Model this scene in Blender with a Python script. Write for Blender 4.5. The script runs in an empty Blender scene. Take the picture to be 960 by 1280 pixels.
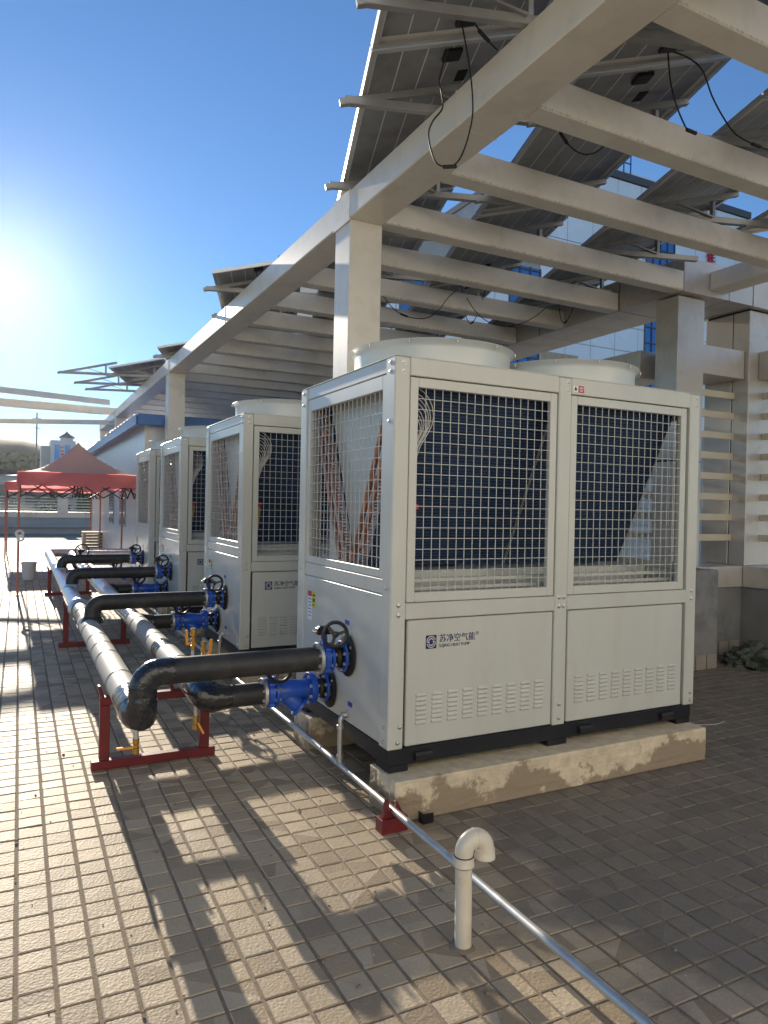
import bpy, bmesh, math, random
from mathutils import Vector, Matrix, noise
random.seed(7)
scene = bpy.context.scene
C = scene.collection
R = math.radians
PI = math.pi

# ------------------------------------------------------------------ camera
CAM = Vector((0, 0, 1.55))
YAW, PITCH, ROLL = 0.4739, -0.0072, 0.0207
fw = Vector((math.sin(YAW)*math.cos(PITCH), math.cos(YAW)*math.cos(PITCH), math.sin(PITCH)))
rt = Vector((math.cos(YAW), -math.sin(YAW), 0)); up = rt.cross(fw)
r2 = rt*math.cos(ROLL) + up*math.sin(ROLL); u2 = -rt*math.sin(ROLL) + up*math.cos(ROLL)
cam_data = bpy.data.cameras.new('camera')
cam_data.sensor_fit = 'HORIZONTAL'; cam_data.sensor_width = 36
cam_data.lens = 36*889.98/960
cam_data.clip_start = 0.05; cam_data.clip_end = 2000
cam = bpy.data.objects.new('camera', cam_data); C.objects.link(cam)
m3 = Matrix((r2, u2, -fw)).transposed()
cam.matrix_world = Matrix.Translation(CAM) @ m3.to_4x4()
scene.camera = cam

# ------------------------------------------------------------------ sky, sun, exposure
SUN_EL, SUN_AZ = 15.8, -1.4
sd = Vector((math.sin(R(SUN_AZ))*math.cos(R(SUN_EL)), math.cos(R(SUN_AZ))*math.cos(R(SUN_EL)), math.sin(R(SUN_EL))))
world = bpy.data.worlds.new('World'); scene.world = world; world.use_nodes = True
wn = world.node_tree.nodes; wl = world.node_tree.links
bg = wn['Background']; sky = wn.new('ShaderNodeTexSky')
sky.sky_type = 'NISHITA'; sky.sun_disc = False
sky.sun_elevation = R(SUN_EL); sky.sun_rotation = R(SUN_AZ)
sky.altitude = 300; sky.air_density = 1.0; sky.dust_density = 0.03; sky.ozone_density = 5.2
wl.new(sky.outputs[0], bg.inputs[0]); bg.inputs[1].default_value = 0.095
sun_d = bpy.data.lights.new('sun', 'SUN'); sun_d.energy = 4.1; sun_d.angle = R(0.5); sun_d.color = (1.0, 0.88, 0.70)
sun = bpy.data.objects.new('sun', sun_d); C.objects.link(sun)
sun.rotation_euler = sd.to_track_quat('Z', 'Y').to_euler(); sun.location = (0, 20, 30)
scene.view_settings.view_transform = 'Standard'; scene.view_settings.look = 'None'
scene.view_settings.exposure = 0.82; scene.view_settings.use_white_balance = True; scene.view_settings.white_balance_temperature = 6500; scene.view_settings.white_balance_tint = 10; scene.view_settings.gamma = 1.0
scene.cycles.max_bounces = 8

# ------------------------------------------------------------------ materials
def mat(name, col, rough=0.5, metal=0.0, var=0.0, vscale=4.0, bump=0.0, bscale=60.0, spec=0.5, coat=0.0, dirt_sheen=None, dscale=2.0, damt=0.0, stretch=None, rise=0.0, bdist=.004):
    """principled surface: base colour with value noise, optional dirt patches and fine relief"""
    m = bpy.data.materials.new(name); m.use_nodes = True
    n, l = m.node_tree.nodes, m.node_tree.links
    b = n['Principled BSDF']
    b.inputs['Base Color'].default_value = (*col, 1); b.inputs['Roughness'].default_value = rough
    b.inputs['Metallic'].default_value = metal; b.inputs['Specular IOR Level'].default_value = spec
    b.inputs['Coat Weight'].default_value = coat; b.inputs['Coat Roughness'].default_value = 0.12
    geo = n.new('ShaderNodeNewGeometry'); src = geo.outputs['Position']
    if stretch:
        mp = n.new('ShaderNodeMapping'); mp.inputs['Scale'].default_value = stretch
        l.new(src, mp.inputs[0]); src = mp.outputs[0]
    last = None
    if var:
        t = n.new('ShaderNodeTexNoise'); t.inputs['Scale'].default_value = vscale; t.inputs['Detail'].default_value = 6
        l.new(src, t.inputs['Vector'])
        mr = n.new('ShaderNodeMapRange'); mr.inputs[1].default_value = .25; mr.inputs[2].default_value = .75
        mr.inputs[3].default_value = 1-var; mr.inputs[4].default_value = 1+var
        l.new(t.outputs[0], mr.inputs[0])
        mx = n.new('ShaderNodeMix'); mx.data_type = 'RGBA'; mx.blend_type = 'MULTIPLY'; mx.inputs[0].default_value = 1
        mx.inputs[6].default_value = (*col, 1); l.new(mr.outputs[0], mx.inputs[7]); last = mx.outputs[2]
        rr = n.new('ShaderNodeMapRange'); rr.inputs[3].default_value = max(0.03, rough-.08); rr.inputs[4].default_value = min(1, rough+.1)
        l.new(t.outputs[0], rr.inputs[0]); l.new(rr.outputs[0], b.inputs['Roughness'])
    if dirt_sheen:
        t = n.new('ShaderNodeTexNoise'); t.inputs['Scale'].default_value = dscale; t.inputs['Detail'].default_value = 8; t.inputs['Roughness'].default_value = .65
        l.new(src, t.inputs['Vector'])
        mr = n.new('ShaderNodeMapRange'); mr.inputs[1].default_value = .5; mr.inputs[2].default_value = .62; mr.inputs[4].default_value = damt
        if rise:
            sz = n.new('ShaderNodeSeparateXYZ'); l.new(geo.outputs['Position'], sz.inputs[0])
            ma = n.new('ShaderNodeMath'); ma.operation = 'MULTIPLY_ADD'; ma.inputs[1].default_value = -rise; l.new(sz.outputs['Z'], ma.inputs[0]); l.new(t.outputs[0], ma.inputs[2])
            mr.inputs[1].default_value = .36; mr.inputs[2].default_value = .41
            l.new(ma.outputs[0], mr.inputs[0])
        else: l.new(t.outputs[0], mr.inputs[0])
        mx = n.new('ShaderNodeMix'); mx.data_type = 'RGBA'
        l.new(mr.outputs[0], mx.inputs[0]); mx.inputs[7].default_value = (*dirt_sheen, 1)
        if last: l.new(last, mx.inputs[6])
        else: mx.inputs[6].default_value = (*col, 1)
        last = mx.outputs[2]
    if last: l.new(last, b.inputs['Base Color'])
    if bump:
        t = n.new('ShaderNodeTexNoise'); t.inputs['Scale'].default_value = bscale; t.inputs['Detail'].default_value = 4
        l.new(src, t.inputs['Vector'])
        bp = n.new('ShaderNodeBump'); bp.inputs['Strength'].default_value = bump; bp.inputs['Distance'].default_value = bdist
        l.new(t.outputs[0], bp.inputs['Height']); l.new(bp.outputs[0], b.inputs['Normal'])
    return m

M = {}
M['unit'] = mat('unit_paint', (.555, .565, .515), .34, var=.04, vscale=2.2, coat=.25, bump=.03, bscale=240, dirt_sheen=(.50, .49, .425), dscale=2.4, damt=.3, stretch=(2.2, 2.2, .55))
M['cowl'] = mat('cowl_paint', (.62, .645, .62), .34, .08, var=.05, vscale=2.5, coat=.3)
M['unit_base'] = mat('unit_base_black', (.012, .013, .018), .42, var=.2, bump=.05)
M['galv'] = mat('galvanised_steel', (.56, .565, .56), .42, .75, var=.12, vscale=14, dirt_sheen=(.45, .43, .40), dscale=9, damt=.5)
M['wire'] = mat('wire_coating', (.56, .56, .53), .4)
M['coil'] = mat('coil_fins', (.022, .045, .095), .5, .2)
M['copper'] = mat('copper', (.50, .24, .165), .36, .85, var=.35, vscale=22, dirt_sheen=(.16, .10, .08), dscale=14, damt=.7)
M['black'] = mat('black_foam', (.022, .023, .026), .52, var=.35, vscale=9, bump=.35, bscale=16, dirt_sheen=(.06, .057, .052), dscale=7, damt=.5)
M['rubber'] = mat('black_rubber', (.014, .014, .015), .55, var=.2)
M['wrap'] = mat('black_tape_wrap', (.018, .02, .026), .17, var=.3, vscale=22, bump=1.0, bscale=17, spec=.7, bdist=.012)
M['clad'] = mat('pipe_cladding', (.40, .38, .345), .6, .0, var=.07, vscale=5, bump=.08, bscale=25, dirt_sheen=(.36, .34, .31), dscale=5, damt=.5)
M['foil'] = mat('aluminium_foil', (.66, .67, .69), .3, .9, var=.12, vscale=20, bump=1.0, bscale=22, bdist=.014)
M['blue'] = mat('blue_enamel', (.008, .085, .50), .34, var=.25, vscale=16, coat=.2, bump=.25, bscale=70, dirt_sheen=(.05, .09, .24), dscale=11, damt=.55)
M['red_steel'] = mat('red_oxide_steel', (.17, .018, .022), .42, var=.2, vscale=10, dirt_sheen=(.09, .02, .02), dscale=8, damt=.6)
M['iron'] = mat('black_iron', (.012, .012, .014), .38, var=.2)
M['brass'] = mat('brass', (.55, .33, .07), .3, .9, var=.15, vscale=30)
M['orange'] = mat('orange_handle', (.75, .30, .03), .45)
M['zinc'] = mat('zinc_bolt', (.6, .6, .6), .3, .9)
M['navy'] = mat('navy_print', (.012, .016, .11), .5)
M['navy2'] = mat('blue_label', (.05, .07, .35), .5)
M['sticker_red'] = mat('red_print', (.55, .02, .05), .45)
M['sticker_yel'] = mat('yellow_print', (.62, .55, .04), .45)
M['white'] = mat('white_print', (.8, .8, .8), .45)
M['ink'] = mat('black_print', (.015, .015, .015), .5)
M['concrete'] = mat('pad_concrete', (.66, .56, .40), .85, var=.2, vscale=14, bump=1.0, bscale=70, dirt_sheen=(.30, .235, .16), dscale=4.0, damt=.92, rise=1.15)
M['pergola'] = mat('pergola_paint', (.79, .735, .63), .40, var=.05, vscale=3, dirt_sheen=(.62, .56, .465), dscale=3.5, damt=.4, coat=.15)
M['rafter'] = None
M['alu'] = mat('aluminium', (.34, .34, .335), .42, .35, var=.15, vscale=8)
M['frame'] = mat('panel_frame_alu', (.62, .61, .58), .4, .6)
M['backsheet'] = mat('panel_backsheet', (.82, .81, .79), .5, var=.1, vscale=5)
M['cell'] = mat('solar_cell', (.30, .303, .305), .34, var=.25, vscale=3, dirt_sheen=(.19,.193,.20), dscale=2, damt=.7)  # darker patches paint uneven reflections into the cell colour
M['glass_pv'] = mat('panel_glass', (.02, .03, .06), .08)
M['acp'] = mat('metal_cladding', (.58, .55, .51), .36, .3, var=.06, vscale=1.5, dirt_sheen=(.40, .34, .27), dscale=1.6, damt=.5)
M['gap'] = mat('dark_joint', (.015, .015, .015), .8)
M['slat'] = mat('slat_paint', (.58, .53, .41), .4, var=.06)
M['render'] = mat('wall_render', (.24, .245, .25), .85, var=.12, vscale=3, bump=.3, dirt_sheen=(.13, .135, .14), dscale=2, damt=.6)
M['wtile'] = mat('skirting_tile', (.30, .27, .24), .6, var=.2, vscale=6)
M['pvc'] = mat('pvc_pipe', (.68, .62, .50), .38, var=.06, vscale=12, dirt_sheen=(.50, .40, .26), dscale=9, damt=.5)
M['tarp'] = mat('tarpaulin', (.07, .083, .068), .55, var=.3, vscale=14, bump=.6, bscale=18)
M['facade'] = mat('facade_panel', (.90, .91, .94), .25, var=.04, vscale=.4)
M['facade_dark'] = mat('facade_cornice', (.10, .09, .09), .5)
M['glass_blue'] = mat('blue_glass', (.035, .17, .50), .06, var=.2, vscale=.5, spec=.8)
M['glass_dark'] = mat('dark_glass', (.10, .14, .17), .08)
M['sign_red'] = mat('red_sign', (.7, .02, .04), .4)
M['wood'] = mat('timber', (.52, .40, .26), .7, var=.15, vscale=3)
M['sand'] = mat('sandwich_panel', (.62, .63, .66), .32, .25, var=.03, bump=.05, bscale=8)
M['bluetrim'] = mat('blue_trim', (.06, .17, .42), .35, .1)
M['tent_top'] = None
M['hillside'] = mat('hillside', (.045, .055, .045), .95, var=.5, vscale=.06, dirt_sheen=(.09, .088, .075), dscale=.03, damt=.8)
M['terrain'] = mat('lowland', (.12, .14, .09), .95, var=.4, vscale=.05)
M['bouncewall'] = mat('bounce_wall_paint', (.79, .77, .72), .8, var=.05, vscale=1)  # pale surface of the added building that bounces sunlight
M['farwall'] = mat('far_wall', (.42, .41, .40), .7, var=.1, vscale=1)
M['leaf'] = mat('leaves', (.065, .105, .03), .6, var=.45, vscale=3)
M['bark'] = mat('bark', (.09, .07, .05), .9, var=.3, vscale=20)
M['leg_rust'] = mat('tent_leg', (.42, .16, .10), .5, .2, var=.15)
M['bucket'] = mat('bucket_plastic', (.62, .62, .60), .45, var=.06)
M['yellow'] = mat('yellow_plastic', (.65, .42, .03), .5)
M['roofpale'] = mat('pale_roof', (.55, .53, .49), .7, var=.1)
M['pole'] = mat('pole_grey', (.17, .17, .18), .6)
M['roof_dark'] = mat('dark_tile_roof', (.08, .08, .095), .7)
M['bluepaint'] = mat('blue_stripe_paint', (.05, .30, .70), .5)
M['towerw'] = mat('tower_wall', (.62, .62, .62), .7)

def fabric(name, col, trans):
    m = bpy.data.materials.new(name); m.use_nodes = True
    n, l = m.node_tree.nodes, m.node_tree.links
    b = n['Principled BSDF']; b.inputs['Base Color'].default_value = (*col, 1); b.inputs['Roughness'].default_value = .6
    t = n.new('ShaderNodeTexNoise'); t.inputs['Scale'].default_value = 3.5; t.inputs['Detail'].default_value = 5
    g = n.new('ShaderNodeNewGeometry'); l.new(g.outputs['Position'], t.inputs['Vector'])
    bp = n.new('ShaderNodeBump'); bp.inputs['Strength'].default_value = .5; bp.inputs['Distance'].default_value = .05
    l.new(t.outputs[0], bp.inputs['Height']); l.new(bp.outputs[0], b.inputs['Normal'])
    tr = n.new('ShaderNodeBsdfTranslucent'); tr.inputs[0].default_value = (*trans, 1)
    mx = n.new('ShaderNodeMixShader'); mx.inputs[0].default_value = .66
    l.new(b.outputs[0], mx.inputs[1]); l.new(tr.outputs[0], mx.inputs[2]); l.new(mx.outputs[0], n['Material Output'].inputs[0])
    return m
M['tent_top'] = fabric('tent_canopy_fabric', (.70, .52, .48), (.95, .66, .58))
M['tent_red'] = fabric('tent_valance_fabric', (.72, .24, .25), (.98, .32, .33))

# coil fins: fine horizontal lines
def add_fins(m, scale, axis):
    n, l = m.node_tree.nodes, m.node_tree.links
    b = n['Principled BSDF']; g = n.new('ShaderNodeNewGeometry')
    w = n.new('ShaderNodeTexWave'); w.bands_direction = axis; w.inputs['Scale'].default_value = scale; w.inputs['Distortion'].default_value = 1.2; w.inputs['Detail'].default_value = 2; w.inputs['Detail Scale'].default_value = 3
    l.new(g.outputs['Position'], w.inputs['Vector'])
    cr = n.new('ShaderNodeMix'); cr.data_type = 'RGBA'; cr.inputs[6].default_value = (.010, .022, .055, 1); cr.inputs[7].default_value = (.030, .065, .135, 1)
    l.new(w.outputs[0], cr.inputs[0]); l.new(cr.outputs[2], b.inputs['Base Color'])
    bp = n.new('ShaderNodeBump'); bp.inputs['Strength'].default_value = .5; bp.inputs['Distance'].default_value = .003
    l.new(w.outputs[0], bp.inputs['Height']); l.new(bp.outputs[0], b.inputs['Normal'])
add_fins(M['coil'], 18, 'Z')

# rafters: the same paint with grime run down to the lower edge
def rafter_paint():
    m = M['pergola'].copy(); m.name = 'rafter_paint'
    n, l = m.node_tree.nodes, m.node_tree.links
    b = n['Principled BSDF']; src = b.inputs['Base Color'].links[0].from_socket
    g = n.new('ShaderNodeNewGeometry'); mp = n.new('ShaderNodeMapping'); mp.inputs['Scale'].default_value = (70, 70, 2.5); l.new(g.outputs['Position'], mp.inputs[0])
    t = n.new('ShaderNodeTexNoise'); t.inputs['Scale'].default_value = 1; t.inputs['Detail'].default_value = 4; l.new(mp.outputs[0], t.inputs['Vector'])
    t2 = n.new('ShaderNodeTexNoise'); t2.inputs['Scale'].default_value = .9; l.new(g.outputs['Position'], t2.inputs['Vector'])
    sx = n.new('ShaderNodeSeparateXYZ'); l.new(g.outputs['Position'], sx.inputs[0])
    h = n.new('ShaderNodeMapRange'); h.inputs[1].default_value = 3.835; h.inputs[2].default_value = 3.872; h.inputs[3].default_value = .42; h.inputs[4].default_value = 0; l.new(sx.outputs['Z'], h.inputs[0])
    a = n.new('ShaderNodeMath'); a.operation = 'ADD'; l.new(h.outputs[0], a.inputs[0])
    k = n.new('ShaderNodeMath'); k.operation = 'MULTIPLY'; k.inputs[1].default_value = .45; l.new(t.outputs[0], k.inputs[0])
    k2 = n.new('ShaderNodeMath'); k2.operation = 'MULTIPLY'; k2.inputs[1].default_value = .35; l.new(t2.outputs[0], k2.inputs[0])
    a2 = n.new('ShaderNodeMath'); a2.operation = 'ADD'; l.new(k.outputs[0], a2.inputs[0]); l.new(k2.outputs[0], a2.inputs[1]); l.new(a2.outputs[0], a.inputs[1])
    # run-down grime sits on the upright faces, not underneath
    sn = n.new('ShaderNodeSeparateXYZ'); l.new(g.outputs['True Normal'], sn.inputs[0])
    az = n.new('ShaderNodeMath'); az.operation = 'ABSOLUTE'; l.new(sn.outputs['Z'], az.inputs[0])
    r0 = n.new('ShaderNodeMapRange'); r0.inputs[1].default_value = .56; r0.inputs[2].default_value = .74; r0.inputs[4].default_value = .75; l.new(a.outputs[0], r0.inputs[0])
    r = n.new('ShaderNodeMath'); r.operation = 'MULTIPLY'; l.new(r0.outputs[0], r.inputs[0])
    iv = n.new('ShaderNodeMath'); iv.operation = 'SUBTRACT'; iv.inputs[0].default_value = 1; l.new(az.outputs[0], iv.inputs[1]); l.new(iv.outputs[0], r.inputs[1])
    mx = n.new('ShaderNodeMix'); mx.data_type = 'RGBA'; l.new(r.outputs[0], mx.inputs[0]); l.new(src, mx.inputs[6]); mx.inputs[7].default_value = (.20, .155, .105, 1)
    l.new(mx.outputs[2], b.inputs['Base Color']); return m
M['rafter'] = rafter_paint()

TP = 0.1153       # tile pitch
TX0, TY0 = 0.0138, 2.7035
def tile_material():
    m = bpy.data.materials.new('clay_tile'); m.use_nodes = True
    n, l = m.node_tree.nodes, m.node_tree.links
    b = n['Principled BSDF']; b.inputs['Roughness'].default_value = .6; b.inputs['Specular IOR Level'].default_value = .17
    g = n.new('ShaderNodeNewGeometry')
    # one random tone per tile
    s = n.new('ShaderNodeVectorMath'); s.operation = 'SUBTRACT'; s.inputs[1].default_value = (TX0, TY0, 0); l.new(g.outputs['Position'], s.inputs[0])
    d = n.new('ShaderNodeVectorMath'); d.operation = 'DIVIDE'; d.inputs[1].default_value = (TP, TP, 1e6); l.new(s.outputs[0], d.inputs[0])
    f = n.new('ShaderNodeVectorMath'); f.operation = 'FLOOR'; l.new(d.outputs[0], f.inputs[0])
    wn_ = n.new('ShaderNodeTexWhiteNoise'); l.new(f.outputs[0], wn_.inputs['Vector'])
    ramp = n.new('ShaderNodeValToRGB'); l.new(wn_.outputs['Value'], ramp.inputs[0])
    e = ramp.color_ramp.elements; e[0].position = 0; e[0].color = (.41, .328, .222, 1); e[1].position = 1; e[1].color = (.50, .41, .29, 1)
    e3 = ramp.color_ramp.elements.new(.06); e3.color = (.29, .225, .15, 1); e2 = ramp.color_ramp.elements.new(.55); e2.color = (.46, .37, .252, 1)
    # broad stains and grime
    t = n.new('ShaderNodeTexNoise'); t.inputs['Scale'].default_value = 1.3; t.inputs['Detail'].default_value = 8; t.inputs['Roughness'].default_value = .62; l.new(g.outputs['Position'], t.inputs['Vector'])
    mr = n.new('ShaderNodeMapRange'); mr.inputs[1].default_value = .45; mr.inputs[2].default_value = .72; mr.inputs[4].default_value = .55; l.new(t.outputs[0], mr.inputs[0])
    # grime and painted-in shade darken the service side of the pipe, ragged border
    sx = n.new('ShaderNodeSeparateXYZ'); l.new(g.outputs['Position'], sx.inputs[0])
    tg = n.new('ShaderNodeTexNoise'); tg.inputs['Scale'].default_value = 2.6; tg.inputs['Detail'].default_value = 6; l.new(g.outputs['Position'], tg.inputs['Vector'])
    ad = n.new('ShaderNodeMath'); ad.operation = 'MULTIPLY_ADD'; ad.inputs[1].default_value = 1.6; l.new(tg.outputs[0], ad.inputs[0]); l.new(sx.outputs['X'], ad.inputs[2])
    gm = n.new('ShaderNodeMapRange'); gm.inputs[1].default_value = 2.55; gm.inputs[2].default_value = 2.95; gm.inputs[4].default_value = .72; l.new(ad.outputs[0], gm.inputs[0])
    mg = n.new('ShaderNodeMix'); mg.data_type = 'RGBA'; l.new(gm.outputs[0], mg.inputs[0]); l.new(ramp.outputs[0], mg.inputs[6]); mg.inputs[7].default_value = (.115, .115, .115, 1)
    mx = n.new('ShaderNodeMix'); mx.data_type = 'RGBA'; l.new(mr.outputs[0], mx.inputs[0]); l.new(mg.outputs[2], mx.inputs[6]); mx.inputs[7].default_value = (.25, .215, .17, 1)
    # fine speckle
    t2 = n.new('ShaderNodeTexNoise'); t2.inputs['Scale'].default_value = 90; t2.inputs['Detail'].default_value = 3; l.new(g.outputs['Position'], t2.inputs['Vector'])
    mr2 = n.new('ShaderNodeMapRange'); mr2.inputs[3].default_value = .82; mr2.inputs[4].default_value = 1.15; l.new(t2.outputs[0], mr2.inputs[0])
    mm = n.new('ShaderNodeMix'); mm.data_type = 'RGBA'; mm.blend_type = 'MULTIPLY'; mm.inputs[0].default_value = 1; l.new(mx.outputs[2], mm.inputs[6]); l.new(mr2.outputs[0], mm.inputs[7])
    # white mineral splashes, sparse
    v = n.new('ShaderNodeTexNoise'); v.inputs['Scale'].default_value = 46; v.inputs['Detail'].default_value = 2; l.new(g.outputs['Position'], v.inputs['Vector'])
    t3 = n.new('ShaderNodeTexNoise'); t3.inputs['Scale'].default_value = 1.1; l.new(g.outputs['Position'], t3.inputs['Vector'])
    a1 = n.new('ShaderNodeMapRange'); a1.inputs[1].default_value = .70; a1.inputs[2].default_value = .73; l.new(v.outputs[0], a1.inputs[0])
    a2 = n.new('ShaderNodeMapRange'); a2.inputs[1].default_value = .52; a2.inputs[2].default_value = .62; l.new(t3.outputs[0], a2.inputs[0])
    am = n.new('ShaderNodeMath'); am.operation = 'MULTIPLY'; l.new(a1.outputs[0], am.inputs[0]); l.new(a2.outputs[0], am.inputs[1])
    ms = n.new('ShaderNodeMix'); ms.data_type = 'RGBA'; l.new(am.outputs[0], ms.inputs[0]); l.new(mm.outputs[2], ms.inputs[6]); ms.inputs[7].default_value = (.55, .54, .52, 1)
    l.new(ms.outputs[2], b.inputs['Base Color'])
    # hammered relief of the tile face
    vo = n.new('ShaderNodeTexVoronoi'); vo.inputs['Scale'].default_value = 105; vo.feature = 'SMOOTH_F1'; l.new(g.outputs['Position'], vo.inputs['Vector'])
    bp = n.new('ShaderNodeBump'); bp.inputs['Strength'].default_value = .42; bp.inputs['Distance'].default_value = .004; l.new(vo.outputs['Distance'], bp.inputs['Height'])
    bp2 = n.new('ShaderNodeBump'); bp2.inputs['Strength'].default_value = .25; bp2.inputs['Distance'].default_value = .003; l.new(t2.outputs[0], bp2.inputs['Height']); l.new(bp.outputs[0], bp2.inputs['Normal'])
    l.new(bp2.outputs[0], b.inputs['Normal'])
    return m
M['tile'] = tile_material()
M['bed'] = mat('joint_sand', (.23, .18, .125), .95, var=.25, vscale=20, bump=.6, bscale=120)

def far_paving():
    m = bpy.data.materials.new('far_paving'); m.use_nodes = True
    n, l = m.node_tree.nodes, m.node_tree.links
    b = n['Principled BSDF']; b.inputs['Roughness'].default_value = .7; b.inputs['Specular IOR Level'].default_value = .2
    g = n.new('ShaderNodeNewGeometry')
    br = n.new('ShaderNodeTexBrick'); br.offset = 0; br.inputs['Scale'].default_value = 1; br.inputs['Mortar Size'].default_value = .006
    br.inputs['Brick Width'].default_value = TP; br.inputs['Row Height'].default_value = TP
    br.inputs['Color1'].default_value = (.40, .34, .26, 1); br.inputs['Color2'].default_value = (.44, .38, .30, 1); br.inputs['Mortar'].default_value = (.2, .16, .11, 1)
    mp = n.new('ShaderNodeMapping'); mp.inputs['Location'].default_value = (-TX0, -TY0, 0); l.new(g.outputs['Position'], mp.inputs[0])
    l.new(mp.outputs[0], br.inputs['Vector']); l.new(br.outputs[0], b.inputs['Base Color'])
    return m
M['farpave'] = far_paving()

# ------------------------------------------------------------------ mesh helpers
class MB:
    def __init__(s): s.v = []; s.f = []
    def face(s, pts):
        k = len(s.v); s.v += [Vector(p) for p in pts]; s.f.append(tuple(range(k, k+len(pts)))); return s
    def hexa(s, p):
        k = len(s.v); s.v += [Vector(q) for q in p]
        for a in ((0,3,2,1), (4,5,6,7), (0,1,5,4), (1,2,6,5), (2,3,7,6), (3,0,4,7)): s.f.append(tuple(k+i for i in a))
        return s
    def box(s, x0, y0, z0, x1, y1, z1):
        return s.hexa([(x0,y0,z0),(x1,y0,z0),(x1,y1,z0),(x0,y1,z0),(x0,y0,z1),(x1,y0,z1),(x1,y1,z1),(x0,y1,z1)])
    def bar(s, a, b, w, h, upv=(0,0,1)):
        """box beam from a to b, w wide, h tall (centred)"""
        a, b = Vector(a), Vector(b); d = (b-a).normalized(); u = Vector(upv)
        sd_ = d.cross(u).normalized(); u = sd_.cross(d).normalized()
        x, y = sd_*w/2, u*h/2
        return s.hexa([a-x-y, a+x-y, b+x-y, b-x-y, a-x+y, a+x+y, b+x+y, b-x+y])
    def tube(s, path, r, n=12, caps=True):
        """tube through the path points; r a number or one radius per point"""
        P = [Vector(p) for p in path]; k0 = len(s.v)
        rs = r if isinstance(r, (list, tuple)) else [r]*len(P)
        ref = None
        for i, p in enumerate(P):
            t = (P[min(i+1, len(P)-1)]-P[max(i-1, 0)]).normalized()
            if ref is None:
                ref = Vector((0,0,1)) if abs(t.z) < .9 else Vector((1,0,0))
            a = (ref - t*ref.dot(t)).normalized(); ref = a; b = t.cross(a)
            for j in range(n):
                th = 2*PI*j/n; s.v.append(p + (a*math.cos(th)+b*math.sin(th))*rs[i])
        for i in range(len(P)-1):
            for j in range(n):
                a = k0+i*n+j; b = k0+i*n+(j+1)%n
                s.f.append((a, b, b+n, a+n))
        if caps:
            s.f.append(tuple(k0+j for j in reversed(range(n)))); e = k0+(len(P)-1)*n; s.f.append(tuple(e+j for j in range(n)))
        return s
    def lathe(s, c, axis, prof, n=24, caps=True):
        """profile [(distance along axis, radius)] about axis through c"""
        c = Vector(c); ax = Vector(axis).normalized(); P = [c+ax*q[0] for q in prof]
        a = ax.orthogonal().normalized(); b = ax.cross(a); k0 = len(s.v)
        for p, q in zip(P, prof):
            for j in range(n):
                th = 2*PI*j/n; s.v.append(p+(a*math.cos(th)+b*math.sin(th))*q[1])
        for i in range(len(P)-1):
            for j in range(n):
                x = k0+i*n+j; y = k0+i*n+(j+1)%n; s.f.append((x, y, y+n, x+n))
        if caps:
            s.f.append(tuple(k0+j for j in reversed(range(n)))); e = k0+(len(P)-1)*n; s.f.append(tuple(e+j for j in range(n)))
        return s
    def torus(s, c, axis, Rr, r, n=24, k=8):
        c = Vector(c); ax = Vector(axis).normalized(); a = ax.orthogonal().normalized(); b = ax.cross(a); k0 = len(s.v)
        for i in range(n):
            th = 2*PI*i/n; d = a*math.cos(th)+b*math.sin(th)
            for j in range(k):
                ph = 2*PI*j/k; s.v.append(c+d*(Rr+r*math.cos(ph))+ax*r*math.sin(ph))
        for i in range(n):
            for j in range(k):
                s.f.append((k0+i*k+j, k0+((i+1)%n)*k+j, k0+((i+1)%n)*k+(j+1)%k, k0+i*k+(j+1)%k))
        return s
    def prism(s, poly, axis, a0, a1):
        """extrude a 2-D polygon along 'x','y' or 'z' from a0 to a1"""
        def P(q, t): return {'x': (t, q[0], q[1]), 'y': (q[0], t, q[1]), 'z': (q[0], q[1], t)}[axis]
        k = len(s.v); n = len(poly)
        s.v += [Vector(P(q, a0)) for q in poly] + [Vector(P(q, a1)) for q in poly]
        s.f.append(tuple(range(k, k+n))); s.f.append(tuple(range(k+2*n-1, k+n-1, -1)))
        for i in range(n): s.f.append((k+i, k+(i+1)%n, k+n+(i+1)%n, k+n+i))
        return s
    def mesh(s, name, m, off=(0,0,0), bev=0.0, smooth=True):
        me = bpy.data.meshes.new(name); o = Vector(off)
        me.from_pydata([tuple(p-o) for p in s.v], [], s.f)
        bm = bmesh.new(); bm.from_mesh(me)
        bmesh.ops.recalc_face_normals(bm, faces=bm.faces)
        if bev:
            ed = [e for e in bm.edges if len(e.link_faces) == 2 and e.calc_face_angle(0) > .6]
            bmesh.ops.bevel(bm, geom=ed, offset=bev, segments=1, affect='EDGES', clamp_overlap=True)
        bm.to_mesh(me); bm.free()
        me.materials.append(m)
        if smooth:
            me.polygons.foreach_set('use_smooth', [True]*len(me.polygons)); me.set_sharp_from_angle(angle=R(35))
        me.update(); return me

def link(name, data, parent=None, loc=(0,0,0)):
    o = bpy.data.objects.new(name, data); C.objects.link(o); o.location = loc
    if parent is not None: o.parent = parent
    return o
def origin(o):
    v = Vector((0,0,0))
    while o is not None: v += o.location; o = o.parent
    return v
def obj(name, mb, m, parent=None, bev=0.0, smooth=True):
    """one mesh object, given in world coordinates, under its parent"""
    off = origin(parent) if parent is not None else (0,0,0)
    return link(name, mb.mesh(name, m, off, bev, smooth), parent)
def tag(o, label, cat, group=None):
    o['label'] = label; o['category'] = cat
    if group: o['group'] = group
    return o
def thing(name, label, cat, loc, group=None):
    return tag(link(name, None, None, loc), label, cat, group)
def struct(o): o['kind'] = 'structure'; return o
def stuff(o): o['kind'] = 'stuff'; return o
def copy_tree(o, parent=None):
    c = o.copy(); C.objects.link(c)
    if parent is not None: c.parent = parent
    for ch in list(o.children): copy_tree(ch, c)
    return c
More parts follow.
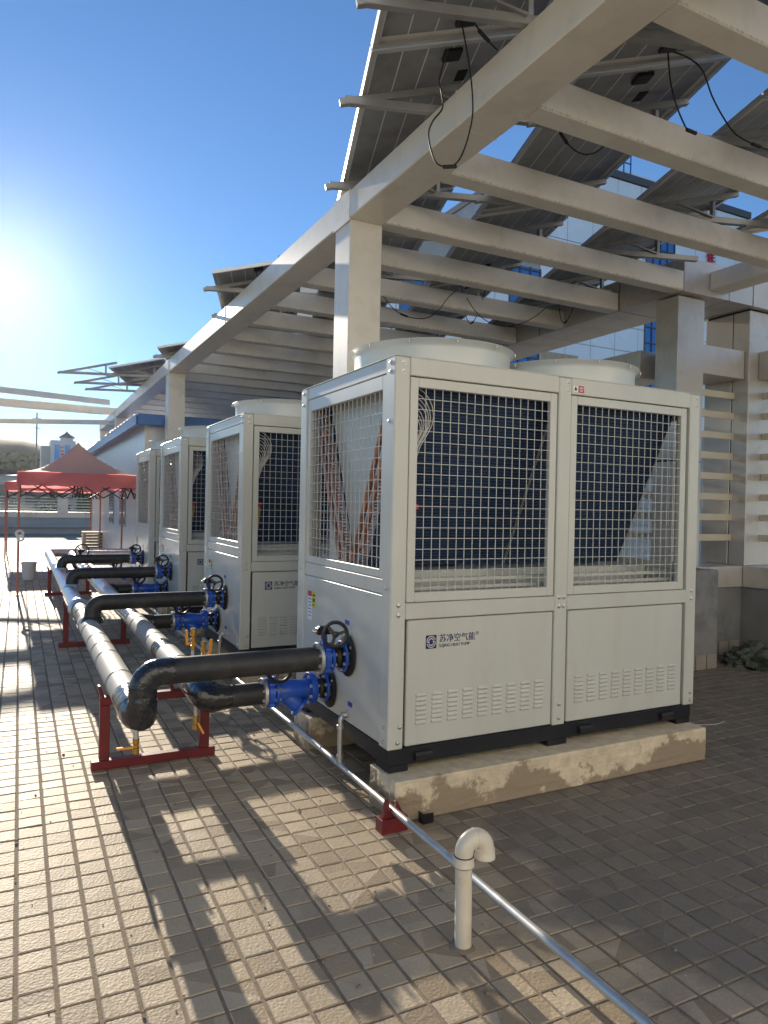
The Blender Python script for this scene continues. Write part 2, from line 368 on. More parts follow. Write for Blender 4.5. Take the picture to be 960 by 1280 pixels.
def arc(c, r, a0, a1, n, ex, ez):
    c = Vector(c); ex = Vector(ex); ez = Vector(ez)
    return [c+ex*r*math.cos(a0+(a1-a0)*i/n)+ez*r*math.sin(a0+(a1-a0)*i/n) for i in range(n+1)]
def text(name, body, size, m, parent, loc, rot, bold=0.0, ext=0.0006, space=1.0, sx=1.0, dbl=0.0):
    cu = bpy.data.curves.new(name, 'FONT'); cu.body = body; cu.size = size; cu.extrude = ext; cu.offset = bold; cu.space_character = space
    t = bpy.data.objects.new(name, cu); C.objects.link(t)
    dg = bpy.context.evaluated_depsgraph_get(); dg.update()
    me = bpy.data.meshes.new_from_object(t.evaluated_get(dg)); bpy.data.objects.remove(t)
    if dbl:
        bm = bmesh.new(); bm.from_mesh(me); g = bmesh.ops.duplicate(bm, geom=bm.verts[:]+bm.edges[:]+bm.faces[:])
        for v in g['geom']:
            if isinstance(v, bmesh.types.BMVert): v.co += Vector((dbl, 0, .00025))
        bm.to_mesh(me); bm.free()
    me.name = name; me.materials.clear(); me.materials.append(m)
    o = link(name, me, parent, Vector(loc)-(origin(parent) if parent else Vector()))
    o.rotation_euler = rot; o.scale = (sx, 1, 1)
    return o
ORD = 'first second third fourth fifth sixth seventh eighth ninth tenth eleventh twelfth thirteenth'.split()
def project(p):
    d = Vector(p)-CAM; z = d.dot(fw)
    if z < .05: return None
    return (480+889.98*d.dot(r2)/z, 640-889.98*d.dot(u2)/z, z)
# ------------------------------------------------------------------ ground
deck = struct(obj('roof_deck', MB().face([(-14,-8,-.013),(16,-8,-.013),(16,40,-.013),(-14,40,-.013)]), M['farpave'], smooth=False))
ground = MB()
ground.face([(-168,-14,-9),(168,-14,-9),(168,328,-9),(-168,328,-9)])
struct(obj('ground', ground, M['terrain'], smooth=False))
TXA, TXB, TYA, TYB = -12, 70, -16, 150
pave = struct(obj('pavement', MB().face([(TX0+TXA*TP,TY0+TYA*TP,-.0045),(TX0+TXB*TP,TY0+TYA*TP,-.0045),(TX0+TXB*TP,TY0+TYB*TP,-.0045),(TX0+TXA*TP,TY0+TYB*TP,-.0045)]), M['bed'], smooth=False))
def tile_verts(cx, cy, ox, oy, tz):
    out = []
    GX, GY = .0056, .0042                     # half joints: wide along the row, narrow across
    for ins, z in ((0, -.011), (0, -.003), (.0035, 0)):
        for sx, sy in ((-1,-1), (1,-1), (1,1), (-1,1)):
            out.append((cx+ox+sx*(TP/2-GX-ins), cy+oy+sy*(TP/2-GY-ins), z+(tz[0]+tz[1]*sx+tz[2]*sy if z > -.01 else 0)))
    return out
TF = [(8,9,10,11)] + [(a+4*k, (a+1)%4+4*k, (a+1)%4+4*(k+1), a+4*(k+1)) for k in (0,1) for a in range(4)]
tiles = []
for i in range(TXA, TXB):
    for j in range(TYA, TYB):
        cx, cy = TX0+(i+.5)*TP, TY0+(j+.5)*TP
        p = project((cx, cy, 0)); area = 0
        if p and -15 < p[0] < 975 and -15 < p[1] < 1295: area = (CAM.z/p[2])/p[2]**2
        tiles.append((area, cx, cy))
tiles.sort(reverse=True)
tile_meshes = []
for k in range(14):
    me = bpy.data.meshes.new('tile'); tz = (random.uniform(-.0012,.0012), random.uniform(-.0012,.0012), random.uniform(-.0012,.0012))
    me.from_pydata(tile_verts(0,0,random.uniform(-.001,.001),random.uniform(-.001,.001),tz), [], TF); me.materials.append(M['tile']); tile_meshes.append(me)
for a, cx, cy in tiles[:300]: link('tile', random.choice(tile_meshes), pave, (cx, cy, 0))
V, F = [], []
for a, cx, cy in tiles[300:]:
    k = len(V); V += tile_verts(cx, cy, random.uniform(-.001,.001), random.uniform(-.001,.001), [random.uniform(-.0012,.0012) for _ in range(3)])
    F += [tuple(k+q for q in f) for f in TF]
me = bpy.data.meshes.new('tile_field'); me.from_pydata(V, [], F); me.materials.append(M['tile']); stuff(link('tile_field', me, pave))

# ------------------------------------------------------------------ concrete pads under the heat pumps
UY = [3.145, 5.84, 8.42, 10.62]
UX, UZ, UL, UW = 1.66, .205, 2.215, 1.33
place_words = ['the nearest heat pump', 'the second heat pump', 'the third heat pump', 'the farthest heat pump']
def pad(y0, y1, x0, x1, label):
    nx = 26; mb = MB(); rng = random.Random(int(y0*100))
    pts = [(x0, 0), (x0+.006, .19), (x0+.018, .205)] 
    o = MB(); o.box(x0, y0, 0, x1, y1, .203)
    me = o.mesh('concrete_pad', M['concrete'], bev=.006, smooth=False)
    bm = bmesh.new(); bm.from_mesh(me)
    bmesh.ops.subdivide_edges(bm, edges=[e for e in bm.edges if e.calc_length() > .15], cuts=17, use_grid_fill=True)
    for v in bm.verts:
        if v.co.z > .01:
            d = noise.noise_vector(v.co*14)*.004+noise.noise_vector(v.co*45)*.003; v.co += Vector((d.x, d.y, d.z*.4 if v.co.z < .19 else min(0, d.z*.5)))
    bm.to_mesh(me); bm.free()
    return tag(link('concrete_pad', me), label, 'plinth', 'concrete pads under the heat pumps')
for i, y in enumerate(UY):
    pad(y-.103, y+.19, UX-.005, UX+UL-.002, 'stained low concrete pad under the front edge of %s' % place_words[i])
    pad(y+1.05, y+1.34, UX-.005, UX+UL-.002, 'low concrete pad under the back edge of %s' % place_words[i])

# ------------------------------------------------------------------ pergola
PX0, PX1, PZ0, PZ1 = 2.30, 2.60, 3.84, 4.06
perg = thing('pergola', 'long beige steel pergola frame carrying the solar panels over the heat pumps', 'pergola', (PX0, 5.2, 0))
obj('edge_beam', MB().box(PX0, -2.0, PZ0, PX1, 25.0, PZ1), M['pergola'], perg, .008)
for y in (-.2, 1.75, 3.65, 9.05, 16.8):
    obj('weld_seam', MB().box(PX0-.0016, y-.004, PZ0-.0014, PX1+.001, y+.004, PZ1+.0014), M['pergola'], perg)
for y in (5.2, 12.9, 20.6, 24.65):
    c = obj('column', MB().box(PX0+.012, y, 3.2 if y == 20.6 else -.01, PX1, y+.30, PZ0), M['pergola'], perg, .008)
    obj('gusset_plate', MB().box(PX0-.004, y-.01, PZ0-.02, PX0+.012, y+.31, PZ1+.012), M['pergola'], c, .003)
    obj('base_plate', MB().box(PX0-.08, y-.08, 0.001, PX1+.08, y+.38, .018), M['pergola'], c, .003)
RAFY = [1.33, 2.28, 3.24, 4.17, 5.15, 6.05, 6.95, 7.92] + [8.87+.955*k for k in range(17)]
for y in RAFY:
    x1 = 6.44 if y < 5 else 6.055
    rf = obj('rafter', MB().box(PX1, y, PZ0+.002, x1, y+.15, PZ0+.203), M['rafter'], perg, .006)
    for k in (1, 2): obj('weld_seam', MB().box(PX1+(x1-PX1)*k/3.0-.003, y-.0012, PZ0+.004, PX1+(x1-PX1)*k/3.0+.003, y+.1512, PZ0+.2042), M['pergola'], rf)
obj('far_edge_beam', MB().box(6.44, -2.0, PZ0+.06, 6.69, 5.145, PZ1+.03), M['pergola'], perg, .006)
# ------------------------------------------------------------------ metal-clad frame on the right
def clad_box(name, parent, x0, y0, z0, x1, y1, z1, axis, cuts, m='acp', g=.018):
    """cladding panels between open joints over a dark core"""
    core = MB().box(x0+.02, y0+.02, z0+.02, x1-.02, y1-.02, z1-.002)
    obj('core', core, M['gap'], parent, smooth=False)
    a0, a1 = {'x': (x0, x1), 'y': (y0, y1), 'z': (z0, z1)}[axis]
    cs = [a0] + cuts + [a1]
    for a, b in zip(cs[:-1], cs[1:]):
        lo, hi = a+(g/2 if a != a0 else 0), b-(g/2 if b != a1 else 0)
        mb = MB()
        if axis == 'x': mb.box(lo, y0, z0, hi, y1, z1)
        elif axis == 'y': mb.box(x0, lo, z0, x1, hi, z1)
        else: mb.box(x0, y0, lo, x1, y1, hi)
        obj(name, mb, M[m], parent, .003)
col = thing('clad_column', 'square grey metal clad column standing behind the right end of the nearest heat pump', 'column', (6.28, 5.38, .976))
clad_box('cladding_panel', col, 6.087, 5.24, .978, 6.487, 5.53, 3.822, 'z', [2.1])
for i, y in enumerate((12.7, 20.0)):
    c2 = thing('clad_column', ['grey metal clad column farther along the right beam, behind the third heat pump', 'most distant grey metal clad column under the right beam'][i], 'column', (6.28, y, .976))
    clad_box('cladding_panel', c2, 6.087, y, .978, 6.487, y+.3, 3.838, 'z', [2.1])
col2 = thing('clad_column', 'broad metal clad corner column with slatted screens at both sides, at the right edge', 'column', (7.42, 5.5, .976))
# two leaves of cladding split by a vertical joint
obj('core', MB().box(7.212, 5.232, .98, 7.62, 5.77, 3.839), M['gap'], col2)
obj('cladding_panel', MB().box(7.2, 5.22, .978, 7.64, 5.423, 3.82), M['acp'], col2, .004)
obj('cladding_panel', MB().box(7.2, 5.437, .978, 7.64, 5.79, 3.82), M['acp'], col2, .004)
b1 = thing('clad_beam', 'deep grey metal clad beam the rafters run into, along the right side', 'beam', (6.4, 5.2, 3.84))
clad_box('cladding_panel', b1, 6.06, 5.15, 3.84, 6.75, 21.0, 4.19, 'y', [6.05, 7.45, 9.3, 11.2, 13.1, 15, 17, 19])
b2 = thing('clad_beam', 'grey metal clad beam over the broad corner column at the right edge', 'beam', (7.5, 5.4, 3.84))
clad_box('cladding_panel', b2, 6.76, 5.15, 3.84, 10.0, 5.85, 4.19, 'x', [7.15, 8.6])
b3 = thing('box_beam', 'short stained box beam between the square column and the broad corner column', 'beam', (6.8, 5.3, 3.06))
clad_box('cladding_panel', b3, 6.495, 5.27, 3.06, 7.19, 5.75, 3.37, 'x', [])
b4 = thing('box_beam', 'long lower grey box beam running back behind the square column', 'beam', (6.8, 8, 3.0))
clad_box('cladding_panel', b4, 6.15, 5.80, 3.05, 6.60, 20.9, 3.36, 'y', [7.0, 9.2, 12.0, 15.0, 18])
b5 = thing('box_beam', 'box beam running out of the frame from the front of the broad corner column', 'beam', (7.5, 4, 3.06))
clad_box('cladding_panel', b5, 7.36, 1.5, 3.06, 7.80, 5.212, 3.37, 'y', [3.5])
def screen(label, loc): return thing('slat_screen', label, 'screen', loc)
sc = screen('screen of eight cream horizontal slats beside the broad corner column', (6.9, 5.4, 1.2))
SZ = [1.285+.2285*k for k in range(8)]
for z in SZ: obj('slat', MB().box(6.49, 5.385, z-.037, 7.198, 5.41, z+.037), M['slat'], sc, .003)
sc2 = screen('cream slats cut off by the right edge, fixed to the front of the corner column', (7.45, 4.5, 1.2))
for z in SZ: obj('slat', MB().box(7.44, 1.6, z-.037, 7.465, 5.218, z+.037), M['slat'], sc2, .003)
sc3 = screen('long row of cream slats under the right beam behind the heat pumps', (6.3, 8, 1.2))
for z in SZ:
    obj('slat', MB().box(6.28, 5.55, z-.037, 6.305, 12.69, z+.037), M['slat'], sc3, .003)
# parapet with coping, skirting tiles
def skirting(parent, p0, p1, nrm, rows=1):
    p0, p1, nrm = Vector(p0), Vector(p1), Vector(nrm); L = (p1-p0).length; d = (p1-p0)/L; n = int(L/.15)
    base = MB().hexa([p0+nrm*.012-Vector((0,0,.135))*0, p0+d*.143+nrm*.012, p0+d*.143, p0, p0+nrm*.012+Vector((0,0,.145)), p0+d*.143+nrm*.012+Vector((0,0,.145)), p0+d*.143+Vector((0,0,.145)), p0+Vector((0,0,.145))])
    me = base.mesh('tile', M['wtile'], p0, .003, False)
    for k in range(n): link('tile', me, parent, p0+d*(k*L/n)+Vector((0,0,.002))-origin(parent))
wl1 = thing('parapet_wall', 'dark rendered low wall with metal coping facing the camera in the right corner', 'wall', (6.7, 5.4, 0))
obj('wall', MB().box(6.30, 5.25, -.01, 7.2, 5.75, .742), M['render'], wl1)
for a, b in ((6.28, 6.62), (6.63, 7.70)): obj('coping_panel', MB().box(a, 5.225, .744, b, 5.80, .976), M['acp'], wl1, .004)
skirting(wl1, (6.31, 5.25, 0), (7.2, 5.25, 0), (0,-1,0))
wl2 = thing('parapet_wall', 'dark low wall with metal coping running along the right edge', 'wall', (7.4, 3, 0))
obj('wall', MB().box(7.203, -2.0, -.01, 7.7, 5.76, .741), M['render'], wl2)
for a, b in ((-2, 2.0), (2.01, 3.9), (3.91, 5.216)): obj('coping_panel', MB().box(7.175, a, .744, 7.75, b, .976), M['acp'], wl2, .004)
skirting(wl2, (7.2, 2.0, 0), (7.2, 5.20, 0), (-1,0,0))
wl3 = thing('parapet_wall', 'low wall with metal coping under the long right beam behind the heat pumps', 'wall', (6.3, 10, 0))
obj('wall', MB().box(6.12, 5.80, -.01, 6.45, 21.0, .742), M['render'], wl3)
for a, b in ((5.81, 8.0), (8.01, 10.5), (10.51, 13.0), (13.01, 17.0), (17.01, 21)): obj('coping_panel', MB().box(6.09, a, .744, 6.50, b, .976), M['acp'], wl3, .004)
pl = thing('plinth', 'grey rendered block in front of the low wall, right of the nearest heat pump', 'plinth', (6.0, 5.0, 0))
obj('block', MB().box(5.62, 4.82, -.01, 6.27, 5.78, .985), M['render'], pl, .012)
skirting(pl, (5.63, 4.82, 0), (6.27, 4.82, 0), (0,-1,0))
# crumpled tarpaulin in the corner
def heap(cx, cy, rx, ry, h, seed, label):
    bm = bmesh.new(); bmesh.ops.create_icosphere(bm, subdivisions=4, radius=1)
    for v in bm.verts:
        p = v.co.copy(); n = noise.noise(p*1.7+Vector((seed,0,0)))*.35+noise.noise(p*4.5+Vector((seed,3,0)))*.22+(.5-abs(noise.noise(p*3.1+Vector((seed,9,0)))))*.5-.2+(.5-abs(noise.noise(p*7+Vector((seed,7,0)))))*.22-.1
        f = 1+n; v.co = Vector((p.x*rx*f, p.y*ry*f, max(0, p.z)*h*f+.001))
    me = bpy.data.meshes.new('tarpaulin'); bm.to_mesh(me); bm.free(); me.materials.append(M['tarp'])
    return tag(link('tarpaulin', me, None, (cx, cy, 0)), label, 'tarpaulin')
heap(6.78, 4.75, .34, .26, .22, 1, 'crumpled grey green tarpaulin heaped in the right wall corner')
heap(6.80, 4.35, .22, .16, .09, 5, 'small dark scrap of sheeting lying in front of the tarpaulin heap')

# grit and crumbs of mortar on the paving
gr_rng = random.Random(9); gm_ = MB()
for k in range(420):
    y = 1.0+gr_rng.random()**1.6*8; x = gr_rng.uniform(-.2, .6+y*.75); q = gr_rng.uniform(.0015, .0045) if k % 9 else gr_rng.uniform(.005, .009)
    a = gr_rng.uniform(0, 3.1); d1 = Vector((math.cos(a), math.sin(a), 0))*q; d2 = Vector((-math.sin(a), math.cos(a), 0))*q*.7; c = Vector((x, y, .0012))
    gm_.hexa([c-d1-d2, c+d1-d2, c+d1+d2, c-d1+d2] + [c+v*.7+Vector((0,0,q*.9)) for v in (-d1-d2, d1-d2, d1+d2, -d1+d2)])
stuff(obj('grit', gm_, M['bed'], smooth=False))
# ------------------------------------------------------------------ heat pump (built once, copied three times)
def make_unit():
    t = thing('heat_pump', 'x', 'heat pump', (0,0,0), 'heat pumps in a row')
    L, W, ZT = UL, UW, 2.105
    P = M['unit']
    bs = MB()                                                             # base frame with feet and slots
    bs.box(.012, .012, .035, L-.012, W-.012, .12)
    base = obj('base_frame', bs, M['unit_base'], t, .004)
    for x0, x1 in ((.015, .13), (L/2-.07, L/2+.07), (L-.13, L-.015)):
        for y0, y1 in ((.015, .16), (W-.16, W-.015)): obj('foot', MB().box(x0, y0, 0, x1, y1, .034), M['unit_base'], base, .003)
    for x in (.21, L/2+.2, L-.24):
        obj('fork_slot', MB().tube([(x-.05, .011, .072), (x+.05, .011, .072)], .024, 10), M['ink'], base)
    D = .055                                                              # post depth
    for x0, x1, y0, y1 in ((0, .088, 0, .102), (L-.088, L, 0, .102), (0, .088, W-.102, W), (L-.088, L, W-.102, W), (1.056, 1.146, 0, D), (1.056, 1.146, W-D, W)):
        obj('post', MB().box(x0, y0, .12, x1, y1, ZT-.002), P, t, .006)
    # rails between the posts
    for x0, x1 in ((.089, 1.055), (1.147, L-.089)):
        for y0, y1 in ((.002, .05), (W-.05, W-.002)):
            obj('rail', MB().box(x0, y0, 2.012, x1, y1, ZT), P, t, .004)
            obj('rail', MB().box(x0, y0, .775, x1, y1, .858), P, t, .004)
    for x0, x1 in ((.0088, .05), (L-.05, L-.0088)):
        obj('rail', MB().box(x0, .103, 2.03, x1, W-.103, ZT), P, t, .004)
        obj('rail', MB().box(x0, .103, .895, x1, W-.103, .975), P, t, .004)
    obj('top_panel', MB().box(.004, .004, ZT, L-.004, W-.004, ZT+.006), P, t, .002)
    # front and back guards and panels
    def guard(x0, x1, z0, z1, y, s, nx, nz, bx, bz0, bz1):
        """frame and welded wire grid of one guard, s=-1 faces the camera"""
        f = MB(); d = .03
        f.box(x0, y, z0, x0+bx, y+d, z1); f.box(x1-bx, y, z0, x1, y+d, z1)
        f.box(x0+bx, y, z0, x1-bx, y+d, z0+bz0); f.box(x0+bx, y, z1-bz1, x1-bx, y+d, z1)
        g = obj('guard', f, P, t, .003)
        w = MB(); ym = y+d*.35
        a0, a1, c0, c1 = x0+bx, x1-bx, z0+bz0, z1-bz1
        for i in range(1, nx):
            x = a0+(a1-a0)*i/nx; w.box(x-.0015, ym, c0-.005, x+.0015, ym+.004, c1+.005)
        for j in range(1, nz):
            z = c0+(c1-c0)*j/nz; w.box(a0-.005, ym-.0042, z-.0015, a1+.005, ym-.0002, z+.0015)
        stuff(obj('wire_grid', w, M['wire'], g, smooth=False))
        return g
    louv = MB(); n = 6
    prof = [(-.014, 0), (-.004, -.0085), (.008, -.0065), (.0075, 0)]
    xs = [(-.034, 0), (-.029, 1), (.029, 1), (.034, 0)]
    k0 = 0
    for x, s in xs:
        louv.v += [Vector((x, p[1]*s, p[0]*(.6+.4*s))) for p in prof]
    for i in range(3):
        for j in range(3): louv.f.append((i*4+j, (i+1)*4+j, (i+1)*4+j+1, i*4+j+1))
    louv_me = louv.mesh('louvre', P)
    for k, (x0, x1) in enumerate(((.090, 1.054), (1.148, 2.110))):
        for y, s in ((.012, -1), (W-.042, 1)):
            guard(x0+.006, x1-.002, .861, 2.008, y, s, 17, 19, .048, .050, .050)
        pn = obj('service_panel', MB().box(x0+.016, .010, .126, x1-.003, .035, .769), P, t, .005)
        for i in range(9):
            for j in range(7): link('louvre', louv_me, pn, (x0+.103+i*.0955, .010, .385-j*.0238))
        obj('service_panel', MB().box(x0+.016, W-.035, .126, x1-.003, W-.010, .769), P, t, .005)
        if k == 0: front_panel = pn
    # left and right guards: frame and grid in the YZ plane
    for x, dx in ((.0095, .03), (L-.0395, .03)):
        f = MB(); y0, y1, z0, z1 = .108, W-.108, .977, 2.027; b = .045
        f.box(x, y0, z0, x+dx, y0+b, z1); f.box(x, y1-b, z0, x+dx, y1, z1)
        f.box(x, y0+b, z0, x+dx, y1-b, z0+b); f.box(x, y0+b, z1-b-.03, x+dx, y1-b, z1)
        g = obj('guard', f, P, t, .003); w = MB(); xm = x+.011
        for i in range(1, 18):
            y = y0+b+(y1-y0-2*b)*i/18; w.box(xm, y-.0015, z0+b-.004, xm+.004, y+.0015, z1-b-.02)
        for j in range(1, 16):
            z = z0+b+(z1-z0-2*b-.03)*j/16; w.box(xm-.0042, y0+b-.004, z-.0015, xm-.0002, y1-b+.004, z+.0015)
        stuff(obj('wire_grid', w, M['wire'], g, smooth=False))
    lp = obj('end_panel', MB().box(.008, .108, .126, .034, W-.09, .8925), P, t, .005)
    obj('end_panel', MB().box(L-.034, .108, .126, L-.008, W-.09, .888), P, t, .005)
    for y, z in ((.30, .872), (.55, .872), (.8, .872), (1.05, .872)):
        obj('screw', MB().lathe((.0085, y, z), (-1,0,0), [(0,.007),(.004,.006),(.005,.002)], 8), M['zinc'], lp)
    # notices on the end panel
    st = obj('warning_label', MB().box(.0066, 1.085, .615, .0078, 1.155, .80), M['white'], lp, smooth=False)
    obj('label_heading', MB().box(.0056, 1.087, .765, .0064, 1.153, .799), M['sticker_red'], st, smooth=False)
    ln = MB()
    for k in range(6): ln.box(.0058, 1.094, .745-k*.021, .0065, 1.148-(k%3)*.007, .751-k*.021)
    stuff(obj('label_lines', ln, M['navy2'], st, smooth=False))
    yl = obj('warning_label', MB().box(.0066, 1.02, .70, .0078, 1.083, .80), M['sticker_yel'], lp, smooth=False)
    ln = MB(); ln.box(.0058, 1.03, .772, .0065, 1.072, .782); ln.box(.0058, 1.036, .735, .0065, 1.066, .757); ln.box(.0058, 1.03, .712, .0065, 1.075, .717)
    stuff(obj('label_mark', ln, M['ink'], yl, smooth=False))
    for y, z in ((.535, .685), (.475, .235)):
        tg = obj('name_tag', MB().box(.0062, y-.03, z-.013, .0078, y+.03, z+.013), M['navy2'], lp, smooth=False)
    # print on the front panel: emblem and lettering
    yf = .0092
    em = obj('emblem', MB().box(.215, yf-.0008, .617, .279, yf, .687), M['navy'], front_panel, smooth=False)
    rg = MB(); cx, cz = .247, .652; kz = 1.09
    def ring(r0, r1, a0, a1, q=14):
        for i in range(q):
            a, b_ = R(a0+(a1-a0)*i/q), R(a0+(a1-a0)*(i+1)/q)
            rg.face([(cx+r0*math.cos(a), yf-.0012, cz+kz*r0*math.sin(a)), (cx+r0*math.cos(b_), yf-.0012, cz+kz*r0*math.sin(b_)), (cx+r1*math.cos(b_), yf-.0012, cz+kz*r1*math.sin(b_)), (cx+r1*math.cos(a), yf-.0012, cz+kz*r1*math.sin(a))])
    ring(.0235, .0285, 20, 175); ring(.0235, .0285, 200, 355)
    ring(.013, .0185, 30, 200); ring(.013, .0185, 210, 380)
    rg.box(cx-.025, yf-.0013, cz-.004, cx-.010, yf-.0009, cz+.001); rg.box(cx+.010, yf-.0013, cz-.001, cx+.025, yf-.0009, cz+.004)
    obj('emblem_ring', rg, P, em, smooth=False)
    text('lettering', '苏净空气能', .0455, M['navy'], front_panel, (.294, yf, .650), (R(90),0,0), 0, .0004, 1.0, 1.0, .0010)
    text('lettering', 'SUJING HEAT PUMP', .0235, M['navy'], front_panel, (.295, yf, .621), (R(90),0,0), 0, .0004, 1.0, .93, .0005)
    text('lettering', '®', .026, M['navy'], front_panel, (.525, yf, .672), (R(90),0,0), 0, .0004)
    # bolts on posts and rails
    bm_ = MB().lathe((0,0,0), (0,-1,0), [(0,.012),(.002,.012),(.0025,.008),(.007,.007),(.009,.003)], 10)
    bolt = bm_.mesh('bolt', M['zinc'])
    bx_ = MB().lathe((0,0,0), (-1,0,0), [(0,.012),(.002,.012),(.0025,.008),(.007,.007),(.009,.003)], 10)
    boltx = bx_.mesh('bolt', M['zinc'])
    for x, z in ((.045, .80), (.045, .85), (.05, 2.075), (.05, 2.03), (.066, .235), (.055, .155), (1.084, .80), (1.084, .85), (1.118, .80), (1.118, .85), (1.118, 2.03), (1.118, 2.075), (1.10, .24), (1.10, .16), (L-.03, 2.03), (L-.03, 2.075), (L-.045, .80), (L-.045, .85), (L-.035, .2), (L-.035, .15)):
        link('bolt', bolt, t, (x, 0, z))
    for y, z in ((.05, 2.075), (.05, 2.03), (.05, .23), (.05, .155), (W-.05, 2.075), (W-.05, 2.0), (.05, .935), (W-.05, .935), (.055, 1.78)):
        link('bolt', boltx, t, (0, y, z))
    # stickers above the right guard
    s1 = obj('warning_label', MB().box(1.157, .0002, 2.028, 1.192, .0016, 2.062), M['white'], t, smooth=False)
    obj('label_mark', MB().lathe((1.174, .0003, 2.043), (0,-1,0), [(0,.009),(.0006,.009)], 10).box(1.170, -.0003, 2.044, 1.177, .0001, 2.058), M['ink'], s1, smooth=False)
    s2 = obj('warning_label', MB().box(1.196, .0002, 2.026, 1.236, .0016, 2.064), M['sticker_red'], t, smooth=False)
    ln = MB()
    for k in range(3): ln.box(1.203+k*.010, -.0004, 2.049, 1.210+k*.010, .0001, 2.056)
    ln.box(1.203, -.0004, 2.040, 1.230, .0001, 2.043); ln.box(1.203, -.0004, 2.033, 1.226, .0001, 2.036)
    stuff(obj('label_lines', ln, M['white'], s2, smooth=False))
    # V coils, in two lengths each side, with hairpin bends and copper headers at the left end
    for s in (0, 1):
        Y = (lambda y: y) if s == 0 else (lambda y: W-y)
        top = Vector((0, Y(.085), 2.0)); bot = Vector((0, Y(.56), 1.0)); n_ = Vector((0, (1 if s == 0 else -1)*.9, .43))*.055
        for x0, x1 in ((.13, 1.10), (1.112, 2.085)):
            c = MB(); e0, e1 = Vector((x0,0,0)), Vector((x1,0,0))
            c.hexa([bot+e0, bot+e1, bot+e1+n_, bot+e0+n_, top+e0, top+e1, top+e1+n_, top+e0+n_])
            co = obj('coil', c, M['coil'], t, smooth=False)
            for e in (e0, e1): obj('end_plate', MB().bar(bot+e+n_*.5, top+e+n_*.5, .06, .004, (1,0,0)), M['galv'], co, smooth=False)
        hp = MB(); d = top-bot
        for k in range(26):
            p = bot+d*(k+.5)/26+n_*.5; q = Vector((0, d.y, d.z)).normalized()*.012
            hp.tube([p-q+Vector((.13,0,0)), p-q+Vector((.105,0,0)), p+Vector((.094,0,0)), p+q+Vector((.105,0,0)), p+q+Vector((.13,0,0))], .0055, 6, False)
        stuff(obj('hairpin_bends', hp, M['copper'], t))
        for w, (u0, u1, rr, off) in enumerate(((.02, .80, .016, .02), (.10, .95, .013, -.045))):
            h = MB(); A = bot+d*u0+n_*.5+Vector((.062+.01*w, off, 0)); B = bot+d*u1+n_*.5+Vector((.062+.01*w, off, 0))
            h.tube([A, B], rr, 10); stb = MB()
            for k in range(9):
                q = A+(B-A)*(k+.5)/9; stb.tube([q, q+Vector((.04, -off*.8, 0))], .006, 6, False)
            if w == 1: h.tube([A, A+Vector((0, (.10 if s == 0 else -.10), -.03)), A+Vector((0, (.12 if s == 0 else -.12), -.1))], .012, 8)
            stuff(obj('stub_pipes', stb, M['copper'], obj('header_pipe', h, M['copper'], t)))
    ep = MB().prism([(.20, 1.985), (W-.20, 1.985), (W/2+.05, 1.0), (W/2-.05, 1.0)], 'x', .135, .139)
    obj('end_sheet', ep, P, t, smooth=False)
    obj('drip_tray', MB().box(.09, .10, .862, L-.09, W-.10, .869), P, t, .002)
    obj('tray_channel', MB().box(.09, .34, .870, L-.09, W-.34, .985), P, t, .003)
    for y0, z0 in ((.12, .905), (.17, .945), (W-.20, .945)): obj('tray_rail', MB().box(.09, y0, z0, L-.09, y0+.03, z0+.02), P, t, .003)
    # capillary bundle
    cp = MB()
    for k in range(10):
        rr = .028+.0125*k; cz_ = 1.72+.012*k; yb = .075+.004*(k%3)
        pts = [(.10, yb, cz_+rr*1.0)] + [(.125+rr*math.sin(a)*1.05, yb, cz_+rr*1.05*math.cos(a)) for a in [PI*q/10 for q in range(11)]][:8]
        pts += [(.125+rr*.50, yb, cz_-rr*.95-.03), (.12+rr*.12, yb, 1.50), (.118, yb, 1.40)]
        cp.tube(pts, .0028, 5)
    stuff(obj('capillary_tubes', cp, M['wire'], t))
    ev = MB().tube([(.17, .09, 1.25), (.17, .09, 1.33)], .017, 10).tube([(.17, .09, 1.19), (.17, .09, 1.25)], .010, 8)
    obj('expansion_valve', ev, M['brass'], t)
    obj('valve_coil', MB().box(.148, .075, 1.335, .192, .11, 1.362), M['sticker_red'], t)
    obj('header_pipe', MB().tube([(.17,.09,1.19), (.165,.09,1.13), (.13,.10,1.09), (.10,.12,1.08)], .010, 8), M['copper'], t)
    obj('brace', MB().bar((.30, .33, 1.0), (.30, .33, 1.10), .02, .02), M['galv'], t)
    # fan cowls
    for cx in (.605, 1.64):
        cy = W/2
        cw = MB().lathe((cx, cy, 2.111), (0,0,1), [(0,.495),(.012,.495),(.014,.478),(.130,.478),(.147,.484),(.161,.503),(.168,.510),(.171,.508),(.161,.492),(.145,.472),(.125,.466),(.0,.466)], 64, False)
        co = obj('fan_cowl', cw, M['cowl'], t)
        for k in range(12):
            a = 2*PI*(k+.5)/12
            obj('clip', MB().lathe((cx+.512*math.cos(a), cy+.512*math.sin(a), 2.262), (0,0,1), [(-.006,.005),(.012,.005),(.014,.003)], 8), M['galv'], co)
        fn = MB().lathe((cx, cy, 2.15), (0,0,1), [(0,.10),(.08,.10)], 20)
